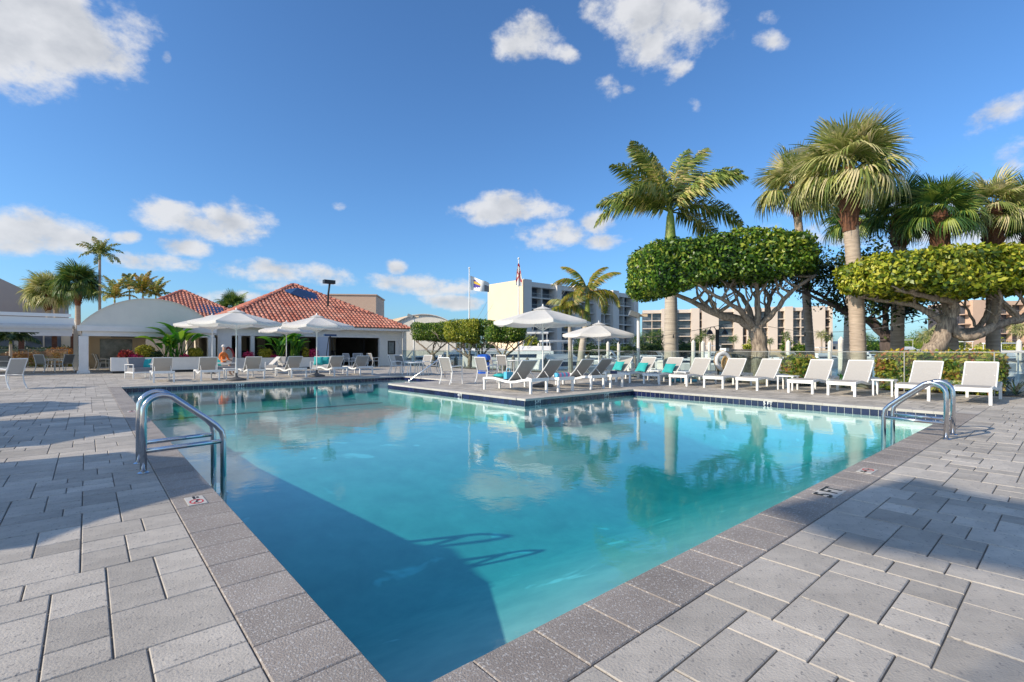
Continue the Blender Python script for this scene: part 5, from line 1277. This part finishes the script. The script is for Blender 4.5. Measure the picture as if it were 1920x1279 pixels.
feather_palm('tall royal palm with thick ringed grey trunk rising through the big topiary', 'royal_palm', x, y, (-.05, 0), hz_at(458, d), .33, .22, 1.5, 3.8, 16, 'royal', 31,
             [76, 66, 62, 60, 50, 40, 34, 46, 30, 24, 40, 16, 8, 4, 22, -12], .78, True, .7, droops=(.40, .60, .85), nl=140, lw=.034, azs=[R(a) for a in (35, 130, 22, 158, 212, 38, -8, 188, 322, 140, 350, 198, 174, 6, 222, 18)], rise=.25)
x, y, d = atv(1086, 18.9); 
feather_palm('small leaning palm with yellow-green drooping fronds behind the two jutting-deck umbrellas', 'yellow_palm', x, y, (.42, 0), hz_at(592, d), .21, .13, 1.15, 2.25, 9, 'yellowp', 41,
             lambda f: 66 - 88 * f, .46, False, 1.15, droops=(.75, 1.05, 1.25), nl=75, azs=[R(a) for a in (30, 155, 350, 190, 80, 250, 10, 172, 300)], group='small yellow-fronded palms', rise=.3)
x, y, d = atv(1070, 18.6)
feather_palm('shorter straight palm stem left of the leaning yellow palm', 'yellow_palm', x, y, (-.05, 0), hz_at(610, d), .13, .09, .9, 1.6, 7, 'yellowp', 43,
             lambda f: 40 - 75 * f, .42, False, 1.2, droops=(.9, 1.1), nl=60, group='small yellow-fronded palms')
# left background palms
def sab_w(label, px, pyt, d, wpx, crpx, **k):
    s = d / F; return sabal(label, (px - 960) * s, d, None, k.pop('off', (0, 0)), hz_at(pyt, d), wpx * s * .95, wpx * s * .8, crpx * s / 1.62, **k)
GL = 'palms behind the left canopies'
sab_w('left cabbage palm before the grey hall, broad low crown', 95, 552, 47, 5, 42, seed=7, nf=44, group=GL, boot=1.6, brad=1.4, off=(-.3, 0))
sab_w('cabbage palm sharing the clump with the leftmost one, slightly to its right', 108, 548, 48.5, 4.5, 36, seed=17, nf=30, mats='sabald', group=GL, boot=1.5, brad=1.4, off=(-.2, 0))
sab_w('cabbage palm directly left of the thin tall palm, red-brown boots', 146, 532, 46, 5, 42, seed=8, nf=46, mats='sabald', group=GL, boot=2.0, brad=1.5)
sab_w('cabbage palm crown peeking over the left slope of the main red roof', 437, 578, 72, 6, 34, seed=9, nf=34, mats='sabald', group=GL, boot=1.0)
d = 46.5
feather_palm('thin tall palm with small crown above the left canopies', 'thin_palm', (187 - 960) / F * d, d, (0, 0), hz_at(487, d), .13, .10, .6, 2.0, 15, 'royal', 51, lambda f: 55 - 80 * f, .4, True, .5, group=GL, droops=(.5, .8), nl=42, trunkm='trunkg', lw=.04)
for (px, py, dd, L, sd, lab, nf) in ((268, 556, 45, 2.3, 61, 'clump palm with arching yellow-green fronds behind the vaulted roof', 13), (215, 566, 44, 2.2, 62, 'low arching palm between the thin palm and the vaulted roof', 11),
                                 (292, 560, 47, 2.0, 63, 'rightmost arching palm behind the vaulted roof', 11), (243, 548, 48, 1.9, 64, 'narrow palm with upright spear behind the vaulted roof', 9)):
    feather_palm(lab, 'areca_palm', (px - 960) / F * dd, dd, (0, 0), hz_at(py, dd), .10, .07, .3, L, nf, 'yellowp' if sd in (61,) else 'royal', sd, lambda f: 75 - 75 * f, .42, False, .7, group=GL, droops=(.6, .9), nl=36, trunkm='trunkg', lw=.045)
d = 30.0
feather_palm('small palm with two arching fronds in front of the restaurant windows', 'young_palm', (20 - 960) / F * d, d, (0, 0), hz_at(645, d), .08, .07, .2, 1.7, 9, 'dleaf', 65, lambda f: 50 - 50 * f, .5, False, .9, droops=(.7, .9), nl=44, lw=.04)

# hedges and shrubs
def shrub(name, label, cat, v, u, half, m, N, size, z0=0, rz=0, group=None, p=3.0, seed=0, stem=True, spread=.9):
    t = thing(name, label, cat, v, u, 0, rz, group); a, b, c = half
    crown_obj('foliage', N, a, b, c, size, M[m], t, (0, 0, z0 + c), seed, p, None, min(.08, a * .08), min(.3, a * .5), spread=spread)
    if a > .55 and c > .3: core_obj(t, a * .72, b * .72, c * .76, M[m], (0, 0, z0 + c))
    if stem:
        q = MB(); rr = random.Random(seed)
        for k in range(5): q.tube([(rr.uniform(-a, a) * .3, rr.uniform(-b, b) * .3, 0), (rr.uniform(-a, a) * .5, rr.uniform(-b, b) * .5, z0 + c)], .012, 4)
        q.build('stem', M['bark'], t)
    return t
u0, _ = on_v(1648, 18.5); u1, _ = on_v(1884, 18.5)
shrub('hedge', 'long variegated hedge with red and yellow leaves behind the glass at right', 'hedge', 18.55, (u0 + u1) / 2, (.45, (u0 - u1) / 2, .56), 'hedge', 13000, .13, 0.02, p=8, seed=70)
u0, d = on_v(1503, 18.5)
shrub('round_bush', 'rounded variegated bush left of the palm trunk behind the glass fence', 'bush', 18.55, u0, (.62, .50, .52), 'hedge', 4500, .13, 0.02, p=2.8, seed=71)
def strap_plant(name, label, v, u, z, n, L, m, w=.05, seed=0, up=.9, group=None):
    rr = random.Random(seed); t = thing(name, label, 'plant', v, u, z, 0, group); q = MB()
    for k in range(n):
        az = rr.uniform(0, 6.28); el = rr.uniform(.5, up * 1.5); l = L * rr.uniform(.6, 1.1); Lp, Rp = [], []
        for i in range(6):
            s = i / 5; x = math.cos(el) * s * l * (1 + .4 * s); zz = math.sin(el) * s * l - .35 * l * s ** 2.2; ww = w * math.sin(math.pi * min(1, s * .85 + .13))
            c, s_ = math.cos(az), math.sin(az); Lp.append((x * c - ww * s_, x * s_ + ww * c, zz)); Rp.append((x * c + ww * s_, x * s_ - ww * c, zz))
        q.strip(Lp, Rp)
    q.build('leaves', M[m], t); return t
for (px, V_, n, L, m, lab) in ((1580, 18.4, 16, .75, 'banana', 'strap-leaved green plant between the round bush and the hedge'), (1905, 18.6, 40, .9, 'dleaf', 'spiky dark green palm-like plant at the right edge by the boat'),
                             (1340, 18.3, 26, .5, 'dleaf', 'low brownish clump behind the life ring'), (843, 18.6, 44, .8, 'orangel', 'orange-brown ornamental grass clump by the fence behind the armchairs'), (1265, 18.3, 22, .4, 'dleaf', 'low tuft at the foot of the royal palm')):
    u_, d = on_v(px, V_); strap_plant('strap_plant', lab, V_, u_, 0, n, L, m, .018 if n > 25 else .05, seed=int(px))
# broad-leaved planter plants, each big leaf its own piece
def paddle(seed, L=.8, w=.2):
    rr = random.Random(seed); q = MB(); n = 9; pet = L * .9
    st = [(0, 0, 0), (.05, 0, pet * .5), (.12, 0, pet)]; q.tube(st, [.022, .018, .012], 5, cap=False)
    Lp, C, Rp = [], [], []
    for i in range(n + 1):
        s = i / n; ang = 1.25 - 1.2 * s; x = .12 + L * s * (.25 + .45 * s); z = pet + L * (s * .95 - .42 * s * s); ww = w * (math.sin(math.pi * min(1, s * .93 + .07))) ** .7 * (1 if i % 3 else .9)
        C.append((x, 0, z)); Lp.append((x - .03, ww, z + .05 * ww / w)); Rp.append((x - .03, -ww, z + .05 * ww / w))
    q.strip(Lp, C); q.strip(C, Rp); return q
pads = [paddle(s, l, w).mesh('leaf', M['banana']) for s, l, w in ((1, .85, .19), (2, .7, .17), (3, 1.0, .2))]
def broadleaf(label, px, U, z, n, sc, seed):
    v_, d = on_u(px, U); t = thing('bird_of_paradise', label, 'plant', v_, U, z, 0, 'broad-leaved planter plants'); rr = random.Random(seed)
    for k in range(int(n * 1.3)):
        o = link('leaf', pads[k % 3], t); o.location = (rr.uniform(-.25, .25), rr.uniform(-.2, .2), 0); s = sc * rr.uniform(.7, 1.15); o.scale = (s, s, s)
        o.rotation_euler = (rr.uniform(-.25, .25), rr.uniform(-.15, .38), rr.uniform(0, 6.28))
broadleaf('tallest broad-leaved plant in the long left planter, reaching the umbrella', 333, 32.05, .7, 15, 1.42, 1)
broadleaf('dark broad-leaved clump left of the tallest planter plant', 312, 32.2, .7, 10, 1.05, 2)
broadleaf('broad-leaved plant with yellow tips left in the bar planter', 522, 32.05, .65, 10, 1.25, 3)
broadleaf('dense broad-leaved plant right in the bar planter', 552, 32.1, .65, 15, 1.2, 4)
PG2 = 'small planter shrubs and flowers'
for (px, U, z, h, m, lab, N, sz) in ((272, 32.0, .72, (.42, .3, .38), 'yellowl', 'yellow-green croton right of the red bromeliads', 2200, .09), (236, 32.0, .72, (.3, .25, .22), 'redl', 'dark red bromeliad cluster in the left planter', 900, .13),
        (252, 31.9, .72, (.35, .2, .12), 'pinkl', 'pink-red flowers beside the bromeliads', 500, .09), (345, 31.9, .72, (.22, .2, .12), 'pinkl', 'crimson flowers below the tallest planter plant', 400, .09),
        (366, 32.0, .72, (.35, .3, .3), 'yellowl', 'yellow-green shrub at the right of the long planter', 1800, .08), (497, 32.0, .65, (.38, .3, .3), 'yellowl', 'yellow croton at the left of the bar planter', 1800, .08),
        (512, 31.9, .65, (.25, .2, .12), 'pinkl', 'crimson flowers at the left of the bar planter', 400, .09), (465, 32.0, .65, (.3, .2, .2), 'pinkl', 'magenta flowers between the white columns', 600, .09), (573, 32.0, .65, (.2, .2, .35), 'yellowl', 'thin yellow-green plant in the bar planter', 700, .08),
        (588, 31.9, .65, (.3, .2, .3), 'pinkl', 'pink cordyline beside the blue shutter panel', 500, .12), (290, 31.9, .72, (.3, .2, .2), 'dleaf', 'low dark green filler plant in the left planter', 900, .1)):
    v_, d = on_u(px, U); shrub('planter_shrub', lab, 'shrub', v_, U, h, m, N, sz, z, group=PG2, p=2.3, seed=int(px), stem=True)
for (px, py0, m, lab, h) in ((45, 0, 'orangel', 'orange croton bed behind the left patio glass', (1.5, .6, .55)), (113, 0, 'orangel', 'orange-leaved shrub mass between the brown posts', (1.1, .6, .62)), (70, 0, 'yellowl', 'low yellow-green shrub between the orange ones', (.8, .5, .40)),
                        (145, 0, 'yellowl', 'bright yellow shrub beside the white corner column', (.9, .6, .48)), (163, 0, 'topi', 'green shrub touching the white corner column', (.6, .6, .6))):
    v_, d = on_u(px, 46.2); shrub('patio_shrub', lab, 'shrub', v_, 46.2, h, m, 3000, .11, 0, group='shrubs behind the left patio glass', p=2.4, seed=int(px) + 5, stem=True)
v_, d = on_u(80, 56); shrub('hedge', 'dark hedge in front of the restaurant windows', 'hedge', v_, 56.4, (9, .6, .7), 'dleaf', 9000, .14, 0, p=7, seed=90)
# flag added out of view, left behind the camera, sized to throw the soft patch of shade on the right-hand deck
shade_pole = thing('flagpole', 'added white pole outside the frame carrying the shade-casting flag', 'flagpole', 0, 0, 0, 0, 'flagpoles by the marina'); shade_pole.location = (-8.7, -3.3, 0); shade_pole.rotation_euler = (0, 0, 0)
q = MB(); q.tube([(0, 0, 0), (0, 0, 8.4)], [.03, .015], 10); q.build('pole', M['whitem'], shade_pole)
q = MB(); q.lathe([(.02, 8.4), (.06, 8.45), (.06, 8.5), (.02, 8.55)], 10); q.build('ball', M['whitem'], shade_pole)
flag('flag', 'plain white flag added outside the frame to shade the right-hand deck', (-8.7, -3.3, 8.1), lambda s, t: (-.44 * s * 1.7 + .1 * math.sin(s * 7), .9 * s * 1.7, -t * 1.15 - .15 * s + .04 * math.sin(s * 9)), [M['whitem']], lambda s, t: 0)

# string lights
def catenary(label, a, b, sag, bulbs):
    t = thing('string_lights', label, 'string lights', 0, 0, 0, -TH, 'strings of bulbs hung between the trees'); t.location = (0, 0, 0); t.rotation_euler = (0, 0, 0)
    A, B = Vector(a), Vector(b); P = [A.lerp(B, i / 24) - Vector((0, 0, sag * 4 * (i / 24) * (1 - i / 24))) for i in range(25)]
    q = MB(); q.tube(P, .010, 4); q.build('cable', M['black'], t)
    for i in range(bulbs):
        f = (i + .5) / bulbs * 24; p = P[int(f)]; q = MB(); q.lathe([(.02, -.02), (.02, -.07), (.035, -.10), (.03, -.15), (.01, -.17)], 8, tuple(p)); q.build('bulb', M['black'], t)
def pt(px, py, V_): x, y, d = atv(px, V_); return (x, y, hz_at(py, d))
catenary('string of bulbs from the small palm to the big topiary trunk', pt(1097, 640, 18.9), pt(1425, 592, 18.6), .25, 6)
catenary('string of bulbs between the tall palm trunks, upper line', pt(1500, 566, 21), pt(1800, 566, 19), .12, 5)
catenary('string of bulbs from the big topiary to the right topiary, lower line', pt(1440, 612, 18.6), pt(1770, 588, 18.6), .35, 6)

# ================================================================== MARINA
def yacht(label, x, y, rz, L, style=0, seed=0, cat='boat'):
    t = thing('motor_yacht', label, cat, 0, 0, 0, 0, 'boats moored in the marina'); t.location = (x, y, -1.5); t.rotation_euler = (0, 0, rz)
    B = L * .30; Hh = L * .12; n = 12; Lp, Rp, Lb, Rb = [], [], [], []
    for i in range(n + 1):
        s = i / n; w = B / 2 * (1 - max(0, (s - .45) / .55) ** 2.4); xx = -L / 2 + L * s; zt = Hh * (1 + .35 * s * s)
        Lp.append((xx, w, zt)); Rp.append((xx, -w, zt)); Lb.append((xx - .06 * L * s * (s > .8), w * .72, -.1)); Rb.append((xx - .06 * L * s * (s > .8), -w * .72, -.1))
    q = MB(); q.strip(Lp, Rp); q.strip(Lb, Lp); q.strip(Rp, Rb); q.add([Lp[0], Rp[0], Rb[0], Lb[0]], [(0, 1, 2, 3)]); q.build('hull', M['boat'], t)
    def blockm(x0, x1, w, z0, z1, sl, m, name, par):
        q = MB(); q.add([(x0, -w, z0), (x1, -w * .8, z0), (x1, w * .8, z0), (x0, w, z0), (x0, -w * .92, z1), (x1 - sl, -w * .7, z1), (x1 - sl, w * .7, z1), (x0, w * .92, z1)], [(4,5,6,7),(0,1,5,4),(1,2,6,5),(2,3,7,6),(3,0,4,7)]); return q.build(name, m, par)
    c = blockm(-L * .22, L * .22, B * .40, Hh, Hh + L * .075, L * .07, M['boat'], 'cabin', t)
    blockm(-L * .20, L * .195, B * .405, Hh + L * .028, Hh + L * .058, L * .035, M['boatg'], 'window', c)
    if style in (0, 1):
        f = blockm(-L * .20, L * .08, B * .34, Hh + L * .08, Hh + L * .115, L * .05, M['boat'], 'flybridge', t)
        q = MB(); q.box(-L * .18, -B * .3, Hh + L * .21, L * .03, B * .3, Hh + L * .222); 
        for a in (-L * .17, L * .02):
            for b in (-B * .28, B * .28): q.tube([(a, b, Hh + L * .09), (a, b, Hh + L * .21)], .03, 5)
        q.build('canopy', M['whitem'] if style else M['boat'], t)
    else:
        q = MB(); q.strip([(-L * .3, B * .35, Hh + .1), (-L * .2, B * .3, Hh + L * .14), (L * .02, B * .3, Hh + L * .15)], [(-L * .3, -B * .35, Hh + .1), (-L * .2, -B * .3, Hh + L * .14), (L * .02, -B * .3, Hh + L * .15)], .03); q.build('canopy', M['canvas'] if seed % 2 else M['blueshade'], t)
    q = MB(); 
    for s in (-1, 1):
        q.tube([(L * .1, s * B * .42, Hh + L * .07), (L * .3, s * B * .32, Hh + L * .09), (L * .47, s * B * .05, Hh + L * .10)], .02, 4)
        for xx, ww in ((.18, .40), (.3, .32), (.4, .2)): q.tube([(L * xx, s * B * ww, Hh * 1.1), (L * xx, s * B * ww, Hh + L * .085)], .015, 4)
    q.build('bow_rail', M['steel'], t)
    if style == 1:
        q = MB(); q.tube([(-L * .05, 0, Hh + L * .2), (-L * .1, 0, Hh + L * .42)], .035, 5)
        for s in (-1, 1): q.tube([(-L * .02, s * B * .3, Hh + L * .1), (-L * .35, s * B * .5, Hh + L * .62)], .02, 4)
        q.build('outrigger', M['greyrail'], t)
    return t
def bx(px, d): return (px - 960) / F * d, d
for (px, d, rz, L, st, lab) in (
    (985, 50, 175, 13, 1, 'white sportfishing boat with outriggers left of the large umbrella pole'),
    (1060, 38, 20, 10, 0, 'white flybridge cruiser moored right behind the large umbrella pole'),
    (938, 62, 10, 12, 0, 'white motor yacht seen under the small rounded topiary'),
    (862, 66, 170, 12, 1, 'white motor yacht below the open-centred topiary'),
    (805, 60, 15, 10, 2, 'covered boat near the clubhouse corner behind the glass fence'),
    (1115, 60, 160, 10, 2, 'open boat with dark canopy between the two thin palm trunks'),
    (1165, 74, 10, 9, 2, 'small boat right of the cream floodlight pole'),
    (1215, 80, -170, 9, 2, 'small white boat left of the royal palm trunk'),
    (1305, 52, 175, 9, 2, 'open white centre-console boat right of the royal palm'),
    (1345, 90, 5, 10, 0, 'distant white boat behind the black lamp post'),
    (1455, 60, 170, 9, 2, 'low white boat right of the topiary trunk'),
    (1545, 78, 10, 9, 0, 'white boat between the round bush and the tall palm trunk'),
    (1600, 88, 170, 10, 1, 'white boat with outriggers just left of the tall palm trunk'),
    (1640, 100, 10, 9, 2, 'small pale boat between the tall palm and the hedge'),
    (1790, 85, 165, 12, 0, 'white yacht seen between the right topiary trunk and the palm behind it'),
    (1700, 105, 5, 14, 1, 'largest distant yacht beneath the dark spreading tree'),
    (1870, 70, 20, 10, 2, 'covered boat behind the hedge near the right edge'),
    (1885, 52, 10, 10, 0, 'boat behind the white-topped one at the right edge')):
    x, y = bx(px, d); yacht(lab, x, y, R(rz), L, st, int(px))
# near boat at the right edge with white hard top
x, y = bx(1900, 24.5); q = None
t = yacht('pale white boat with square hard top close behind the right end of the fence', x, y, R(75), 8.0, 2, 7)
q = MB(); q.box(-2.2, -1.15, 2.55, 1.2, 1.15, 2.66)
for a in (-2.0, 1.0):
    for b in (-1.0, 1.0): q.tube([(a, b, .9), (a, b, 2.56)], .035, 6)
q.build('hard_top', M['boat'], t)
# docks and pilings
def dock(label, v0, u0, v1, u1):
    t = thing('dock', label, 'dock', v0, u0, -1.5, 0, 'marina docks')
    w = v1 - v0; q = MB(); n = int((u1 - u0 if abs(u1 - u0) > abs(w) else w) / .5)
    if abs(w) > abs(u1 - u0):
        q.box(0, -.7, .55, w, .7, .68)
        q.build('deck_boards', M['wood'], t); 
        pm = MB(); pm.lathe([(.15, -1), (.15, 2.0), (.02, 2.2)], 10); me = pm.mesh('piling', M['wood'])
        for k in range(max(2, int(w / 6))):
            for s in (-1, 1): o = link('piling', me, t); o.location = (k * 6 + 1, s * .85, 0)
    return t
for (u0, lab) in ((-2, 'dock finger nearest the right edge'), (6, 'dock finger behind the round bush'), (14, 'dock finger behind the life ring'), (23, 'dock finger behind the jutting-deck umbrellas'), (33, 'dock finger near the small topiary'), (43, 'farthest dock finger by the clubhouse side')):
    dock(lab, 21, u0, 46, u0)
pm = MB(); pm.lathe([(.16, -.5), (.16, 3.3), (.02, 3.5)], 10); pme = pm.mesh('mooring_piling', M['stucco'])
for k, (px, d) in enumerate(((1300, 40), (1318, 44), (1330, 50), (1478, 40), (1556, 42), (1577, 30), (1866, 60), (1911, 38), (1140, 48), (1160, 52), (1010, 60), (870, 55), (840, 58))):
    o = link('mooring_piling', pme); x, y = bx(px, d); o.location = (x, y, -1.5)
    tag(o, ['weathered mooring pile right of the royal palm', 'second mooring pile right of the royal palm', 'third mooring pile left of the lamp post', 'mooring pile right of the topiary trunk', 'pale mooring pile left of the tall palm trunk', 'short thick mooring pile beside the tall palm trunk', 'mooring pile behind the right end of the hedge', 'leaning-side mooring pile at the right edge',
            'mooring pile left of the cream floodlight pole', 'mooring pile near the cream floodlight pole', 'mooring pile left of the large umbrella pole', 'mooring pile below the open topiary', 'mooring pile near the clubhouse end of the fence'][k], 'mooring pile', 'marina mooring piles')
# far shore greenery
fans2 = [fan_leaf(s, 1.0, .5, .8, 14).mesh('frond', M['sabald']) for s in (7, 8)]
fans3 = [fan_leaf(s, 1.0, .5, .8, 14).mesh('frond', M['sabal']) for s in (7, 8)]
def small_palm(label, px, d, ytop, cr, seed, zb=0, dark=True):
    rr = random.Random(seed); t = thing('distant_palm', label, 'palm tree', 0, 0, 0, 0, 'palms along the far shore'); x, y = bx(px, d); t.location = (x, y, zb); t.rotation_euler = (0, 0, 0); H = hz_at(ytop, d) - zb
    q = MB(); q.tube([(0, 0, 0), (.1, 0, H * .5), (0, 0, H)], [.24, .2, .18], 7); q.build('trunk', M['trunkg'], t)
    for k in range(16):
        az = k * 2.4; el = R(70 - 115 * k / 16); o = link('frond', (fans2 if dark else fans3)[k % 2], t); o.location = (0, 0, H); o.scale = (cr,) * 3; o.rotation_euler = (0, -el, az)
side = ['left', 'middle', 'right']
for (px, d, yt, cr, lab) in ((1322, 138, 625, 1.5, 'distant palm pair member before the pink block, left of the lamp post'), (1335, 138, 633, 1.2, 'shorter distant palm just left of the lamp post'), (1312, 140, 634, 1.6, 'squat distant palm right of the royal palm'),
        (1375, 142, 636, 1.4, 'distant palm left of the topiary trunk'), (1443, 140, 640, 1.2, 'distant palm right of the topiary trunk'), (1473, 140, 628, 1.3, 'distant palm before the narrow window column'), (1540, 138, 628, 1.6, 'distant palm with full crown right of the slim palm trunk'),
        (1553, 138, 634, 1.4, 'distant palm beside the corner of the pink block'), (1218, 118, 632, 1.8, 'dark palm at the foot of the white block right corner'), (1232, 120, 628, 1.7, 'dark palm between the white and pink blocks'), (1196, 108, 636, 1.5, 'dark palm before the white block'), (1092, 100, 636, 1.3, 'small dark palm left of the leaning palm'),
        (1745, 120, 628, 2.4, 'round-headed palm between right topiary and dark tree'), (1732, 125, 634, 2.0, 'low palm beside the round-headed one'), (1620, 130, 636, 1.8, 'low palm right of the tall trunk'), (1908, 112, 618, 2.0, 'palm before the peach block at the right edge')):
    x_, y_ = bx(px, d); small_palm(lab, px, d, yt, cr, int(px), 0, px not in (1745, 1732, 1540, 1908))
def mass(label, px0, px1, d, yt, m, N, seed, zb=-.2, b=2.0, kind_name='tree_belt', size=.5):
    x0, y0 = bx(px0, d); x1, _ = bx(px1, d); H = hz_at(yt, d) - zb
    t = thing(kind_name, label, 'trees', 0, 0, 0, 0, 'greenery along the far shore'); t.location = ((x0 + x1) / 2, d, zb); t.rotation_euler = (0, 0, 0)
    o = crown_obj('foliage', N, (x1 - x0) / 2, b, H / 2, size, M[m], t, (0, 0, H / 2), seed, 3.0, lambda x, zn, y: np.clip(zn, 0, 1) * (H * .22 * np.sin(x * .9 + seed) + H * .16 * np.sin(x * 2.3 + 1)), .5, .9)
    core_obj(t, (x1 - x0) / 2 - .6, b - .5, H / 2 - .4, M[m], (0, 0, H / 2))
for (a, b, d, yt, m, lab) in ((1655, 1745, 150, 632, 'topi', 'belt of green trees on the far shore under the dark spreading tree'), (1600, 1660, 150, 637, 'topi', 'lower green trees on the far shore right of the tall palm trunk'),
        (1740, 1810, 128, 636, 'topiy', 'sunlit shrubs on the far shore beside the right topiary trunk'), (1195, 1245, 112, 640, 'dleaf', 'dark shrubs at the foot of the white block'), (1270, 1316, 148, 641, 'dleaf', 'dark clipped shrubs before the pink block'),
        (1470, 1480, 148, 643, 'topi', 'green bush before the pink block right of the trunk'), (1395, 1422, 147, 643, 'topiy', 'yellow-green bush left of the topiary trunk'), (1820, 1920, 113, 645, 'topiy', 'long low hedge on the bank before the peach block'),
        (1060, 1200, 106, 645, 'dleaf', 'dark hedge line in front of the white block'), (770, 940, 90, 640, 'dleaf', 'dark shrubs behind the far topiaries'), (985, 1010, 84, 632, 'topiy', 'pale green small tree left of the umbrella pole'),
        (200, 330, 52, 585, 'topiy', 'yellow-green bushes behind the vaulted roof'), (1490, 1520, 147, 645, 'topi', 'flat bush in front of the pink block balconies')):
    mass(lab, a, b, d, yt, m, 3500, a % 17, size=.42 if d > 60 else .25, kind_name='shore_shrubs')
# low wall, houses behind the tree line
lh2 = thing('house', 'small white waterfront house glimpsed between the palms', 'house', 0, 0, 0, 0); x, y = bx(1690, 158); lh2.location = (x, y, 0); lh2.rotation_euler = (0, 0, 0)
q = MB(); q.box(0, 0, 0, 9, 6, 3.4); q.add([(-.3, -.3, 3.4), (9.3, -.3, 3.4), (9.3, 6.3, 3.4), (-.3, 6.3, 3.4), (2, 3, 4.6), (7, 3, 4.6)], [(0, 1, 5, 4), (1, 2, 5), (2, 3, 4, 5), (3, 0, 4)]); q.build('wall', M['aptw'], lh2)
for i in range(5): q = MB(); q.box(.6 + i * 1.7, -.05, .9, 1.5 + i * 1.7, -.001, 2.4); q.build('window', M['glassd'], lh2)
